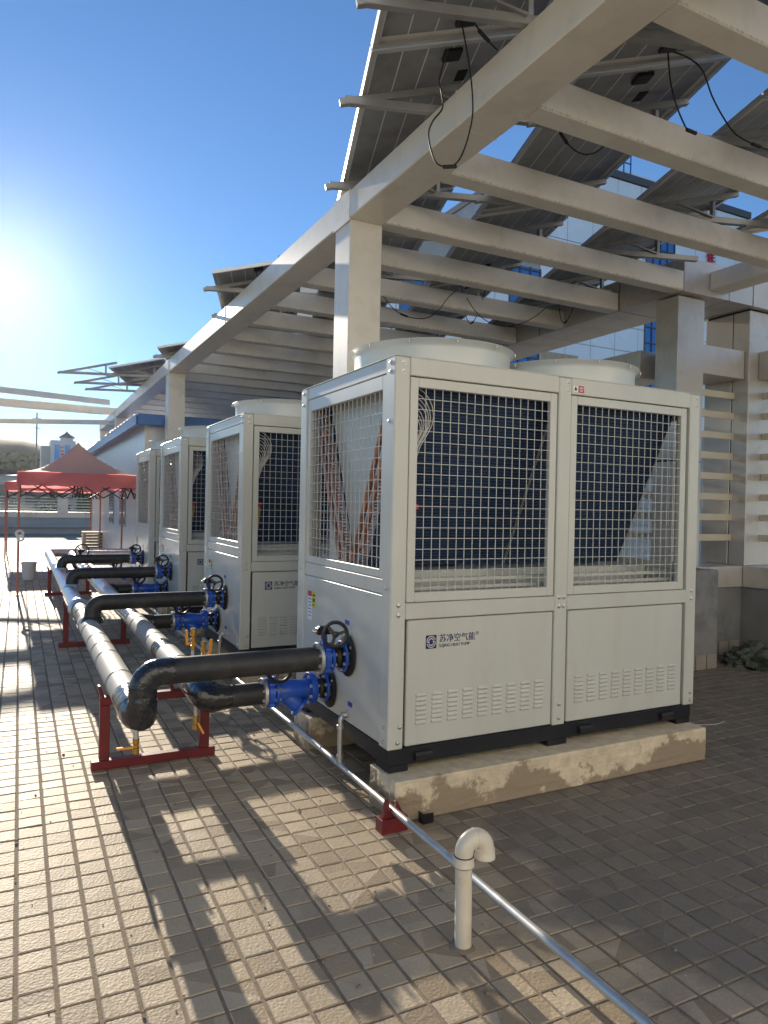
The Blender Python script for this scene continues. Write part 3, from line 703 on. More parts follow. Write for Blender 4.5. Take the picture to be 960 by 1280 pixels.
        for k in range(4):
            a = PI/2*k+.3; d1 = Vector((math.cos(a), math.sin(a), 0)); d2 = Vector((-math.sin(a), math.cos(a), 0))
            c0 = Vector((cx, cy, 2.19)); fn.hexa([c0+d1*.09-d2*.06-Vector((0,0,.03)), c0+d1*.45-d2*.12-Vector((0,0,.02)), c0+d1*.45+d2*.12+Vector((0,0,.02)), c0+d1*.09+d2*.06+Vector((0,0,.03)),
                    c0+d1*.09-d2*.06-Vector((0,0,.026)), c0+d1*.45-d2*.12-Vector((0,0,.016)), c0+d1*.45+d2*.12+Vector((0,0,.024)), c0+d1*.09+d2*.06+Vector((0,0,.034))])
        obj('fan', fn, M['rubber'], t)
        gr = MB()
        for rr in (.12, .2, .28, .36, .44): gr.torus((cx, cy, 2.265), (0,0,1), rr, .002, 40, 4)
        for k in range(8):
            a = PI*k/8; gr.bar((cx-.49*math.cos(a), cy-.49*math.sin(a), 2.268), (cx+.49*math.cos(a), cy+.49*math.sin(a), 2.268), .004, .004)
        stuff(obj('fan_grille', gr, M['wire'], t))
    return t
unit = make_unit()
unit_labels = ['nearest heat pump, large beige cabinet with two mesh guards and navy lettering', 'second heat pump of the row, standing right behind the nearest cabinet',
               'third heat pump of the row, between the second and the farthest cabinet', 'farthest heat pump of the row, beside the red canopy tent']
for i, y in enumerate(UY):
    o = unit if i == 0 else copy_tree(unit)
    o['label'] = unit_labels[i]
    o.location = (UX, y, UZ)
# ------------------------------------------------------------------ main pipes, branches, valves
PZ, PR = .50, .076
P1X, P2X = .535, .925
BUY = [y+.51 for y in UY]; BLY = [y+.765 for y in UY]
PEND = 15.4
def band(y, x, r, w=.012): return MB().lathe((x, y, PZ), (0,1,0), [(-w,r),(-w,r+.004),(w,r+.004),(w,r)], 28, False)
# left main pipe
mp = thing('main_pipe', 'left one of two long insulated main pipes on red stands', 'pipe', (P1X, 9, PZ))
def run(name, x, y0, y1, m, parent, r=PR, bump=0.0, seed=0):
    n = max(2, int((y1-y0)/.05)); mb = MB()
    pts = [(x, y0+(y1-y0)*i/n, PZ) for i in range(n+1)]
    rs = [r+(bump*noise.noise(Vector((i*.9, seed, 0))) if 0 < i < n else 0) for i in range(n+1)]
    mb.tube(pts, rs, 28); return obj(name, mb, m, parent)
run('cladding_section', P1X, 3.98, 6.62, M['clad'], mp, PR+.002)
for y in (4.34, 4.95, 5.28, 5.62, 6.1, 6.45): obj('band', band(y, P1X, PR+.002, .006), M['alu'], mp)
run('foam_section', P1X, 6.62, 7.45, M['black'], mp, PR-.001)
obj('band', band(7.0, P1X, PR-.002), M['wrap'], mp)
obj('foil_collar', MB().lathe((P1X, 7.5, PZ), (0,1,0), [(-.09,PR),(-.07,PR+.022),(-.03,PR+.014),(0,PR+.026),(.04,PR+.012),(.08,PR+.018),(.1,PR)], 28, False), M['foil'], mp)
run('foil_section', P1X, 7.45, PEND, M['foil'], mp, PR+.001, .006, 3)
# end: tape-wrapped elbow rising into the first branch
ey = BUY[0]; bz = .705
el = [(P1X, 4.02, PZ), (P1X, 3.90, PZ), (P1X+.002, 3.80, PZ-.002), (P1X+.008, 3.72, PZ-.006), (P1X+.016, ey+.012, PZ-.002), (P1X+.020, ey, PZ+.03), (P1X+.022, ey, PZ+.08)]
obj('wrapped_elbow', MB().tube(el, [.079, .081, .083, .084, .080, .073, .068], 24), M['wrap'], mp)
for zz in (.56,): obj('band', MB().lathe((P1X+.022, ey, zz), (0,0,1), [(-.012,.066),(-.012,.071),(.012,.071),(.012,.066)], 24, False), M['wrap'], mp)
# far end: bend to the hut
run2 = MB().tube([(P1X, PEND-.02, PZ), (P1X, PEND+.05, PZ), (P1X+.03, PEND+.12, PZ), (P1X+.1, PEND+.15, PZ), (2.2, PEND+.15, PZ)], PR+.002, 24)
obj('foil_bend', run2, M['foil'], mp)
# right main pipe
mq = thing('main_pipe', 'right one of two long insulated main pipes, nearer the heat pumps', 'pipe', (P2X, 9, PZ))
run('cladding_section', P2X, 4.10, 5.02, M['clad'], mq, PR+.002); run('foam_section', P2X, 5.02, 5.25, M['wrap'], mq, PR)
run('cladding_section', P2X, 5.25, 6.55, M['clad'], mq, PR+.002)
for y in (4.62, 5.5, 5.95, 6.3): obj('band', band(y, P2X, PR+.002, .006), M['alu'], mq)
run('foam_section', P2X, 6.55, 7.25, M['wrap'], mq, PR-.001)
run('foil_section', P2X, 7.25, PEND-.6, M['foil'], mq, PR+.001, .006, 8)
ly = BLY[0]; lz = .475
el = [(P2X, 4.13, PZ), (P2X, 4.05, PZ), (P2X+.004, 3.98, PZ-.006), (P2X+.02, ly+.018, PZ-.014), (P2X+.05, ly, lz), (P2X+.10, ly, lz), (P2X+.14, ly, lz)]
obj('wrapped_elbow', MB().tube(el, [.079, .081, .083, .085, .080, .070, .065], 24), M['wrap'], mq)
obj('foil_bend', MB().tube([(P2X, PEND-.62, PZ), (P2X, PEND-.5, PZ), (P2X+.03, PEND-.42, PZ), (P2X+.1, PEND-.4, PZ), (2.2, PEND-.4, PZ)], PR+.002, 24), M['foil'], mq)
# vents and drains screwed into the pipes
def vent(x, y, z, h, label, lever):
    t = thing('vent_valve', label, 'valve', (x, y, z))
    obj('nipple', MB().lathe((x,y,z), (0,0,1), [(-.02,.012),(h*.35,.012)], 12), M['galv'], t)
    obj('valve_body', MB().lathe((x,y,z+h*.35), (0,0,1), [(0,.015),(.03,.015),(.032,.011),(.05,.011),(.052,.017),(.075,.017)], 12).box(x-.012,y-.012,z+h*.35+.028,x+.012,y+.012,z+h*.35+.055), M['brass'], t)
    obj('cap', MB().lathe((x,y,z+h*.35+.075), (0,0,1), [(0,.013),(.02,.013),(.022,.018),(h*.3,.018),(h*.3+.004,.014)], 12), M['brass'], t)
    a, b = lever; hz = z+h*.35+.04
    obj('lever', MB().bar((x+a*.02, y, hz), (x+a*.035, y, hz), .012, .006, (0,1,0)).bar((x+a*.038, y-.002, hz-.005), (x+a*.046, y-.004, hz+b*.09), .016, .008, (0,1,0)), M['orange'], t)
    return t
vent(1.0, 4.57, .545, .20, 'taller brass vent valve with orange lever on the right main pipe', (-1, 1))
vent(1.03, 4.42, .53, .13, 'shorter brass vent valve with orange lever on the right main pipe', (1, 1))
def drain(x, y, z, label, lev):
    t = thing('drain_valve', label, 'valve', (x, y, z))
    obj('nipple', MB().lathe((x,y,z), (0,0,-1), [(-.01,.0125),(.055,.0125)], 12), M['galv'], t)
    obj('valve_body', MB().lathe((x,y,z-.05), (0,0,-1), [(0,.0165),(.025,.0165),(.027,.013),(.045,.013),(.047,.017),(.075,.017)], 12), M['brass'], t)
    obj('lever', MB().bar((x, y-.016, z-.085), (x+lev[0]*.02, y-.022, z-.085), .012, .004).bar((x+lev[0]*.02, y-.022, z-.085), (x+lev[0]*.095, y-.03, z-.085+lev[1]), .017, .010), M['orange'], t)
drain(P1X, 3.69, .425, 'brass drain valve with level orange handle under the left wrapped elbow', (-1, .004))
drain(P2X-.03, 3.99, .415, 'brass drain valve hanging under the right wrapped elbow', (.4, -.06))

def handwheel(parent, c, axis, r):
    c = Vector(c); ax = Vector(axis).normalized(); a = ax.orthogonal().normalized(); b = ax.cross(a)
    w = obj('handwheel', MB().torus(c, ax, r, .0105, 28, 8), M['iron'], parent)
    obj('hub', MB().lathe(c, ax, [(-.018,.016),(.012,.018),(.016,.010)], 12), M['iron'], w)
    for k in range(3):
        th = 2*PI*k/3+.5; d = a*math.cos(th)+b*math.sin(th); obj('spoke', MB().bar(c+d*.012, c+d*r, .017, .008, ax), M['iron'], w)
bolt_me = {}
def flange(parent, x, y, z, r, w, m, nb=8, rb=None, name='flange'):
    f = obj(name, MB().lathe((x,y,z), (1,0,0), [(0,r-.002),(.002,r),(w-.002,r),(w,r-.002)], 28), m, parent)
    key = round(w, 3)
    if key not in bolt_me: bolt_me[key] = MB().lathe((0,0,0), (1,0,0), [(-.014,.008),(-.008,.010),(w+.008,.010),(w+.014,.007)], 6).mesh('bolt', M['zinc'])
    for k in range(nb):
        th = 2*PI*(k+.5)/nb; link('bolt', bolt_me[key], f, Vector((x, y+(rb or r*.82)*math.cos(th), z+(rb or r*.82)*math.sin(th)))-origin(f))
    return f
def butterfly(x, y, z, label, tilt=0.0, short=False):
    t = thing('butterfly_valve', label, 'valve', (x, y, z), 'butterfly valves on the branch pipes')
    obj('body', MB().lathe((x,y,z), (1,0,0), [(0,.062),(.004,.084),(.036,.084),(.04,.062)], 28).hexa([(x+.004,y-.022,z+.07),(x+.036,y-.022,z+.07),(x+.036,y+.022,z+.07),(x+.004,y+.022,z+.07),(x+.008,y-.013,z+.135),(x+.032,y-.013,z+.135),(x+.032,y+.013,z+.135),(x+.008,y+.013,z+.135)]), M['blue'], t)
    for k in range(4):
        a = PI/4+PI/2*k
        obj('lug', MB().lathe((x+.003, y+.082*math.cos(a), z+.082*math.sin(a)), (1,0,0), [(0,.014),(.034,.014)], 10), M['blue'], t)
    gz = z+.145
    obj('gearbox', MB().box(x-.028, y-.026, gz-.012, x+.055, y+.026, gz+.026).box(x-.018, y-.02, gz+.024, x+.03, y+.02, gz+.034), M['iron'], t, .005)
    obj('position_cap', MB().lathe((x-.028, y, gz+.006), (-1,0,0), [(0,.011),(.012,.011),(.022,.004)], 10), M['galv'], t)
    wc = Vector((x+.055, y-.075, gz-.004)); ax = Vector((-.22, -1, .10+tilt)).normalized()
    obj('shaft', MB().tube([wc, (x+.045, y-.02, gz+.004)], .008, 8), M['galv'], t)
    handwheel(t, wc, ax, .066)
    return t
def connector(x0, x1, y, z, label):
    t = thing('flexible_connector', label, 'connector', (x0, y, z), 'flexible connectors by the cabinets')
    flange(t, x0, y, z, .088, .014, M['blue']); w = x1-x0
    obj('rubber_bellows', MB().lathe((x0+.013,y,z), (1,0,0), [(0,.052),(.006,.066),(w*.3,.054),(w*.5,.060),(w*.7,.054),(w-.032,.066),(w-.026,.052)], 28), M['rubber'], t)
    flange(t, x1-.014, y, z, .088, .014, M['blue']); return t
def collar(y, z, label):
    t = thing('wall_collar', label, 'pipe collar', (UX, y, z), 'black collars on the cabinet ends')
    obj('disc', MB().lathe((UX-.0015, y, z), (-1,0,0), [(0,.118),(.004,.118),(.012,.105),(.016,.075),(.035,.062)], 36), M['rubber'], t)
    obj('stud', MB().lathe((UX-.01, y-.075, z+.055), (-1,0,0), [(0,.009),(.01,.008),(.012,.003)], 10), M['zinc'], t); return t
def strainer(x0, x1, y, z, label):
    t = thing('strainer', label, 'strainer', (x0, y, z), 'blue strainers on the lower branches')
    flange(t, x0, y, z, .090, .018, M['blue']); flange(t, x1-.020, y, z, .094, .020, M['blue'])
    w = x1-x0
    obj('body', MB().lathe((x0+.017,y,z), (1,0,0), [(0,.06),(.03,.068),(w*.4,.066),(w*.62,.056),(w-.036,.058)], 24), M['blue'], t)
    d = Vector((.72, -.25, -.64)).normalized(); c = Vector((x0+.055, y, z-.005))
    obj('leg', MB().lathe(c, d, [(0,.050),(.09,.050),(.12,.046),(.125,.062),(.142,.062),(.146,.02)], 20), M['blue'], t)
    return t
unit_of = ['nearest heat pump', 'second heat pump', 'third heat pump', 'farthest heat pump']
for i in range(4):
    yu, yl = BUY[i], BLY[i]; zu = bz; X0 = 1.475
    # upper branch
    t = thing('branch_pipe', 'black upper branch pipe bending down from the %s to the left main pipe' % unit_of[i], 'pipe', (1.0, yu, zu))
    xb = P1X+.022; rad = .085
    if i == 0:
        pts = [(xb, yu, PZ+.07), (xb, yu, zu-rad)] + arc((xb+rad, yu, zu-rad), rad, PI, PI/2, 8, (1,0,0), (0,0,1)) + [(xb+rad+.06, yu, zu)]
        obj('wrapped_bend', MB().tube(pts, .0675, 24), M['wrap'], t)
        for q in (.0, .4, .75): 
            a = PI-q*PI/2; c = Vector((xb+rad+rad*math.cos(a), yu, zu-rad+rad*math.sin(a))); ax = Vector((math.sin(a), 0, -math.cos(a)))
            obj('tape_edge', MB().lathe(c, ax, [(-.02,.0675),(-.018,.0695),(.018,.0695),(.02,.0675)], 24, False), M['wrap'], t)
    else:
        pts = [(xb, yu, PZ+.05), (xb, yu, zu-rad)] + arc((xb+rad, yu, zu-rad), rad, PI, PI/2, 8, (1,0,0), (0,0,1)) + [(xb+rad+.05, yu, zu)]
        obj('foam_bend', MB().tube(pts, .066, 24), M['black'], t)
        obj('foil_saddle', MB().lathe((xb, yu, PZ+.06), (0,0,1), [(-.02,.094),(.01,.083),(.03,.069)], 24, False), M['wrap'] if i == 1 else M['foil'], t)
    obj('straight', MB().tube([(xb+rad+.05, yu, zu), (1.0, yu, zu+.001), (X0-.002, yu, zu)], .0655, 28), M['black'], t)
    flange(t, X0, yu, zu, .088, .02, M['galv'])
    butterfly(X0+.022, yu, zu, 'blue butterfly valve with black handwheel on the upper branch of the %s' % unit_of[i])
    connector(X0+.066, UX-.028, yu, zu, 'black rubber connector with blue flanges on the upper branch of the %s' % unit_of[i])
    collar(yu, zu+.005, 'black round collar where the upper branch enters the %s' % unit_of[i])
    # lower branch
    t = thing('branch_pipe', 'black lower branch pipe from the right main pipe to the %s' % unit_of[i], 'pipe', (1.1, yl, lz))
    if i: 
        obj('saddle', MB().tube([(P2X+.02, yl, PZ-.012), (P2X+.16, yl, lz)], [.074, .064], 24), M['wrap'], t)
    obj('straight', MB().tube([(P2X+.13, yl, lz), (1.245, yl, lz)], .063, 28), M['black'] if i < 3 else M['foil'], t)
    flange(t, 1.245, yl, lz, .085, .02, M['galv'])
    butterfly(1.267, yl, lz, 'blue butterfly valve with black handwheel on the lower branch of the %s' % unit_of[i], .12)
    strainer(1.311, 1.545, yl, lz, 'bright blue strainer on the lower branch of the %s' % unit_of[i])
    connector(1.547, UX-.028, yl, lz, 'black rubber connector with blue flanges on the lower branch of the %s' % unit_of[i])
    collar(yl, lz-.005, 'black round collar where the lower branch enters the %s' % unit_of[i])
iv = thing('isolating_valve', 'black isolating valve with upright handwheel on the right foil-wrapped main pipe', 'valve', (P2X, 12.9, PZ))
obj('body', MB().lathe((P2X, 12.88, PZ), (0,1,0), [(0,.09),(.004,.125),(.05,.125),(.054,.09)], 28).box(P2X-.025, 12.885, PZ+.1, P2X+.025, 12.93, PZ+.19), M['iron'], iv)
obj('gearbox', MB().box(P2X-.04, 12.87, PZ+.185, P2X+.06, 12.945, PZ+.235), M['iron'], iv, .005)
handwheel(iv, (P2X+.02, 12.80, PZ+.215), (-.15, -1, .05), .105)
obj('shaft', MB().tube([(P2X+.02, 12.80, PZ+.215), (P2X+.02, 12.88, PZ+.212)], .01, 8), M['iron'], iv)

# red pipe stands
def stand(y, label):
    t = thing('pipe_stand', label, 'pipe stand', (.73, y, 0), 'red steel pipe stands')
    obj('foot_bar', MB().box(.39, y-.028, .001, 1.10, y+.028, .052), M['red_steel'], t, .003)
    for x in (.46, 1.035): obj('upright', MB().box(x-.028, y-.025, .053, x+.028, y+.025, .372), M['red_steel'], t, .003)
    obj('top_bar', MB().box(.432, y-.027, .373, 1.063, y+.027, .420), M['red_steel'], t, .003)
    for x in (P1X-.09, P1X+.085, P2X-.085, P2X+.09):
        s = 1 if x > (P1X if x < .75 else P2X) else -1
        obj('stop_plate', MB().hexa([(x-.012, y-.024, .421), (x+.012, y-.024, .421), (x+.012, y+.024, .421), (x-.012, y+.024, .421), (x-.012+s*.014, y-.024, .485), (x+.004+s*.014, y-.024, .485), (x+.004+s*.014, y+.024, .485), (x-.012+s*.014, y+.024, .485)]), M['red_steel'], t, .002)
    return t
for k, y in enumerate((4.39, 8.2, 12.75)): stand(y, ['nearest red steel stand under the two main pipes', 'second red steel stand under the main pipes', 'farthest red steel stand under the main pipes'][k])

# thin galvanised drain pipe along the cabinets
gx, gz, gr = 1.607, .10, .0165
gp = thing('drain_pipe', 'thin galvanised pipe running along the ground beside the heat pumps', 'pipe', (gx, 5, gz))
obj('pipe', MB().tube([(gx-.012, -1.0, gz), (gx, 2.0, gz), (gx+.02, 4.2, gz), (gx+.03, 13.0, gz)], gr, 16), M['galv'], gp)
for y in UY:
    yy = y+.505; x = gx+.018
    rz = obj('riser', MB().tube([(x, yy, gz)] + [(x, yy, .335)] + arc((x+.03, yy, .345), .03, PI, PI/2, 6, (1,0,0), (0,0,1)) + [(UX+.004, yy, .375)], .0145, 12), M['galv'], gp)
    obj('fitting', MB().lathe((x, yy-.03, gz), (0,1,0), [(0,.021),(.012,.021),(.013,.019),(.047,.019),(.048,.021),(.06,.021)], 16).lathe((x, yy, gz+.012), (0,0,1), [(0,.019),(.028,.019),(.03,.021),(.04,.021)], 14).lathe((x, yy, .30), (0,0,1), [(0,.020),(.02,.020),(.022,.017)], 14).lathe((UX-.032, yy, .375), (1,0,0), [(0,.020),(.012,.020),(.014,.017),(.026,.019),(.031,.019)], 14), M['galv'], rz)
# red bracket carrying it
bk = thing('pipe_bracket', 'small red steel bracket holding up the thin galvanised pipe', 'bracket', (1.60, 3.0, 0))
obj('base', MB().box(1.545, 2.965, .001, 1.685, 3.035, .07).box(1.545, 2.962, .03, 1.6, 2.965, .05), M['red_steel'], bk, .003)
obj('yoke', MB().prism([(1.552, .071), (1.675, .071), (1.655, .10), (1.632, .145), (1.622, .145), (1.622, .112), (1.588, .112), (1.588, .155), (1.572, .155)], 'y', 2.975, 3.0), M['red_steel'], bk, .002)
tag(obj('angle_offcut', MB().box(1.78, 2.985, .001, 1.785, 3.03, .05).box(1.785, 2.985, .001, 1.84, 2.99, .05), M['iron'], None), 'small black steel angle lying against the nearest concrete pad', 'steel angle')
# PVC vent with a swan neck
sx, sy, pr = 1.418, 2.088, .030
pv = thing('vent_pipe', 'cream plastic vent pipe with a bent top standing on the tiles', 'pipe', (sx, sy, 0))
obj('pipe', MB().tube([(sx+.002, sy, -.005), (sx, sy, .16), (sx-.002, sy, .312)], pr, 24), M['pvc'], pv)
rc = .045
bend = [(sx-.002, sy, .305)] + [(sx-.002, sy, .33)] + arc((sx-.002+rc, sy, .335), rc, PI, 0, 16, (1,0,0), (0,0,1)) + [(sx-.002+2*rc, sy, .330)]
bend = [(p[0], p[1], p[2]) for p in [Vector(q) for q in bend]]
hb = obj('bend', MB().tube(bend, pr+.0025, 24, False), M['pvc'], pv)
for c, ax in (((sx-.002, sy, .312), (0,0,1)), ((sx-.002+2*rc, sy, .322), (0,0,1))):
    obj('socket', MB().lathe(c, ax, [(-.020,pr),(-.020,pr+.0075),(-.013,pr+.008),(-.010,pr+.0062),(.012,pr+.006),(.014,pr+.002)], 24, False), M['pvc'], hb)
obj('socket', MB().lathe((sx-.002+rc, sy, .335+rc), (1,0,0), [(-.003,pr+.002),(-.002,pr+.0045),(.002,pr+.0045),(.003,pr+.002)], 24, False), M['pvc'], hb)
for zz in (.2905, .326): obj('joint_line', MB().torus((sx-.002, sy, zz), (0,0,1), pr+.0035, .0022, 24, 6), M['gap'], hb)
mc = MB(); n_ = 20; k0 = len(mc.v)
for ring_, (rr_, zz_) in enumerate(((.046, .0012), (.039, .006), (.031, .010))):
    for q in range(n_):
        a_ = 2*PI*q/n_; f_ = 1+.22*noise.noise(Vector((math.cos(a_)*1.5, math.sin(a_)*1.5, ring_)))*(ring_ < 2); mc.v.append(Vector((sx+rr_*f_*math.cos(a_), sy+rr_*f_*math.sin(a_), zz_)))
for ring_ in range(2):
    for q in range(n_): mc.f.append((k0+ring_*n_+q, k0+ring_*n_+(q+1)%n_, k0+(ring_+1)*n_+(q+1)%n_, k0+(ring_+1)*n_+q))
obj('mortar_collar', mc, M['bed'], pv)
obj('inside', MB().lathe((sx-.002+2*rc, sy, .312), (0,0,1), [(0,pr-.002),(.003,pr-.002)], 20), M['ink'], hb)

# ------------------------------------------------------------------ solar panels on their racks
RA = R(18.2); RV = Vector((math.sin(RA), math.cos(RA), 0)); SV = Vector((math.cos(RA), -math.sin(RA), 0))
PW, PL, TILT = 1.05, 2.08, R(13.0)
LOW = 4.165
SEAM0, PP = 4.02, 2.10
rows = [(-3.19, 5, 6), (-1.96, 4, 8), (-.72, 2, 8), (.50, -2, 8), (1.725, -2, 8), (2.95, -2, 8), (4.15, -2, 1), (5.37, -2, 1), (6.6, -2, 1)]   # offset across, first and last panel
def SR(s, r, z): return SV*s + RV*r + Vector((0,0,z))
cw = .1585; gapx = .0085
cell_me = MB().box(-cw/2+gapx/2, -cw/2-.0025, -.0045, cw/2-gapx/2, cw/2+.0025, -.0035).mesh('cell', M['cell'], smooth=False)
fm = MB(); hh = .035
fm.box(0, 0, -hh, .011, PL, 0); fm.box(PW-.011, 0, -hh, PW, PL, 0); fm.box(.011, 0, -hh, PW-.011, .011, 0); fm.box(.011, PL-.011, -hh, PW-.011, PL, 0)
fm.box(.011, .011, -hh, .03, PL-.011, -hh+.0015); fm.box(PW-.03, .011, -hh, PW-.011, PL-.011, -hh+.0015); fm.box(.03, .011, -hh, PW-.03, .03, -hh+.0015); fm.box(.03, PL-.03, -hh, PW-.03, PL-.011, -hh+.0015)
frame_me = fm.mesh('frame', M['frame'], smooth=False)
back_me = MB().box(.011, .011, -.0035, PW-.011, PL-.011, -.002).mesh('backsheet', M['backsheet'], smooth=False)
glass_me = MB().box(.011, .011, -.002, PW-.011, PL-.011, -.001).mesh('glass', M['glass_pv'], smooth=False)
cf = MB()
cells_at = [(PW/2+(i-2.5)*cw, PL/2+(j-5.5)*.1645) for i in range(6) for j in range(12)]
for x, y in cells_at: cf.box(x-cw/2+gapx/2, y-cw/2-.0025, -.0045, x+cw/2-gapx/2, y+cw/2+.0025, -.0035)
cells_me = cf.mesh('cells', M['cell'], smooth=False)
jb_me = MB().box(PW/2-.055, .10, -.030, PW/2+.055, .20, -.0045).mesh('junction_box', M['rubber'], bev=.004)
lab_me = MB().box(PW/2+.09, .34, -.0052, PW/2+.16, .46, -.0046).mesh('rating_label', M['gap'], smooth=False)
rot = Matrix.Rotation(-RA, 4, 'Z') @ Matrix.Rotation(-TILT, 4, 'Y')
rowname = ['far left', 'second far left', 'third', 'fourth', 'fifth', 'sixth', 'seventh', 'eighth', 'ninth']
panels = []
for ri, (s, k0, k1) in enumerate(rows):
    for k in range(k0, k1):
        base = SR(s, SEAM0+PP*k+.01, LOW)
        ctr = SR(s+.5, SEAM0+PP*(k+.5), LOW+.1)
        if ctr.x > 6.9 or ctr.y < -.2: continue
        vis = [project(SR(s+a*1.02, SEAM0+PP*(k+b), LOW+a*.23)) for a in (0, 1) for b in (0, .5, 1)]
        if not any(p and -60 < p[0] < 1020 and -40 < p[1] < 700 for p in vis): continue
        panels.append((ri, k, base, min((p[2] for p in vis if p), default=99)))
near = sorted(panels, key=lambda q: q[3])[:7]
cnt = {}
rc_rng = random.Random(3)
for ri, k, base, dist in panels:
    cnt[ri] = cnt.get(ri, 0)+1
    t = thing('solar_module', 'solar panel, %s from the near end of the %s row counted from the left' % (ORD[cnt[ri]-1], ORD[ri]), 'solar panel', base, 'solar panels over the pergola')
    t.rotation_euler = rot.to_euler()
    link('frame', frame_me, t); link('backsheet', back_me, t); link('glass', glass_me, t)
    if (ri, k, base, dist) in near:
        for x, y in cells_at: link('cell', cell_me, t, (x, y, 0))
    else: stuff(link('cells', cells_me, t))
    j = link('junction_box', jb_me, t)
    if (k % 2) == 1: 
        j.location = (0, PL-.30, 0)
    l_ = link('rating_label', lab_me, t); l_.location = (0, PL-.8 if k % 2 else 0, 0)
    # drooping lead from this box to the next panel's
    if k % 2 == 0 and 5.2 < dist < 14:
        drop = rc_rng.uniform(.25, .5); y0, y1 = .15, -.15-.1
        pts = []
        W3 = rot.to_3x3()
        xs0, xs1 = PW/2-.03, PW/2+.05+rc_rng.uniform(0, .3)
        for q in range(15):
            u = q/14; loc = W3 @ Vector((xs0+(xs1-xs0)*u, y0+(y1-y0)*u+.12*math.sin(PI*u), -.03)); loc.z -= drop*math.sin(PI*u)**.8
            pts.append(W3.inverted() @ loc)
        cb = MB().tube(pts, .0045, 6)
        me = cb.mesh('lead', M['rubber']); link('lead', me, t)
        q = pts[8]; me = MB().tube([pts[7]-(pts[8]-pts[7])*.2, pts[8]], .011, 8).mesh('plug', M['rubber']); link('plug', me, t)
# slack leads that hang below the first rows
def smooth_path(p, n=4):
    out = []; P = [Vector(q) for q in p]
    for i in range(len(P)-1):
        a, b_, c, d = P[max(i-1,0)], P[i], P[i+1], P[min(i+2,len(P)-1)]
        for k in range(n):
            t = k/n; out.append(.5*((2*b_)+(c-a)*t+(2*a-5*b_+4*c-d)*t*t+(3*b_-a-3*c+d)*t**3))
    return out+[P[-1]]
def slack_lead(label, pts, plug):
    t = tag(link('solar_lead', None, None, pts[0]), label, 'cable', 'slack solar leads'); p = smooth_path(pts)
    obj('cable', MB().tube(p, .0048, 6), M['rubber'], t)
    k = int(plug*(len(p)-1)); d = (p[k+1]-p[k]).normalized()
    obj('plug', MB().tube([p[k]-d*.045, p[k]-d*.04, p[k]+d*.04, p[k]+d*.045], [.007, .011, .011, .007], 8), M['rubber'], t)
slack_lead('long black lead looping down in front of the edge beam', [(2.131, 3.349, 4.251), (2.172, 3.349, 4.106), (2.208, 3.349, 3.939), (2.223, 3.349, 3.765), (2.2, 3.349, 3.635), (2.16, 3.349, 3.518), (2.11, 3.349, 3.445), (2.048, 3.349, 3.421), (1.992, 3.349, 3.43), (1.955, 3.349, 3.499), (1.942, 3.349, 3.582), (1.97, 3.349, 3.654), (2.025, 3.349, 3.734), (2.017, 3.349, 3.819), (2.001, 3.349, 3.879), (2.033, 3.349, 3.998), (2.053, 3.349, 4.06)], 0.42)
slack_lead('short black lead running from the upper junction box behind the edge beam', [(2.186, 3.337, 4.271), (2.279, 3.337, 4.2), (2.374, 3.337, 4.149)], 0.5)
slack_lead('black lead hanging straight down with a plug in front of the second rafter', [(3.395, 3.042, 4.286), (3.42, 3.042, 4.132), (3.473, 3.042, 4.003), (3.545, 3.042, 3.904), (3.58, 3.042, 3.879), (3.637, 3.042, 3.874)], 0.9)
slack_lead('long slack black lead sweeping right from the junction box to the frame edge', [(3.395, 3.024, 4.286), (3.545, 3.024, 4.293), (3.673, 3.024, 4.255), (3.764, 3.024, 4.124), (3.877, 3.024, 4.017), (3.994, 3.024, 3.947), (4.188, 3.024, 3.926), (4.43, 3.024, 3.933)], 0.86)
slack_lead('black lead sagging below the nearer rafter with a thick plug', [(3.05,3.7,4.159),(3.092,3.7,4.118),(3.148,3.7,4.054),(3.218,3.7,3.992),(3.303,3.7,3.96),(3.395,3.7,3.966),(3.501,3.7,4.025),(3.586,3.7,4.128),(3.629,3.7,4.178)], 0.32)
slack_lead('slack black lead crossing the rafters right of the near column', [(3.223,6.4,3.667),(3.344,6.4,3.556),(3.465,6.4,3.508),(3.606,6.4,3.496),(3.749,6.4,3.524),(3.873,6.4,3.616),(3.988,6.4,3.767),(4.105,6.4,3.87)], 0.3)
slack_lead('slack black lead sagging in front of a rafter above the fan cowl', [(4.35,6.6,3.873),(4.481,6.6,3.733),(4.645,6.6,3.649),(4.866,6.6,3.625),(5.091,6.6,3.683),(5.32,6.6,3.807),(5.493,6.6,3.953)], 0.62)
slack_lead('slack black lead left of the near column', [(3.036,9.0,4.266),(3.184,9.0,4.108),(3.355,9.0,4.005),(3.562,9.0,4.001),(3.759,9.0,4.071),(3.911,9.0,4.19)], 0.55)
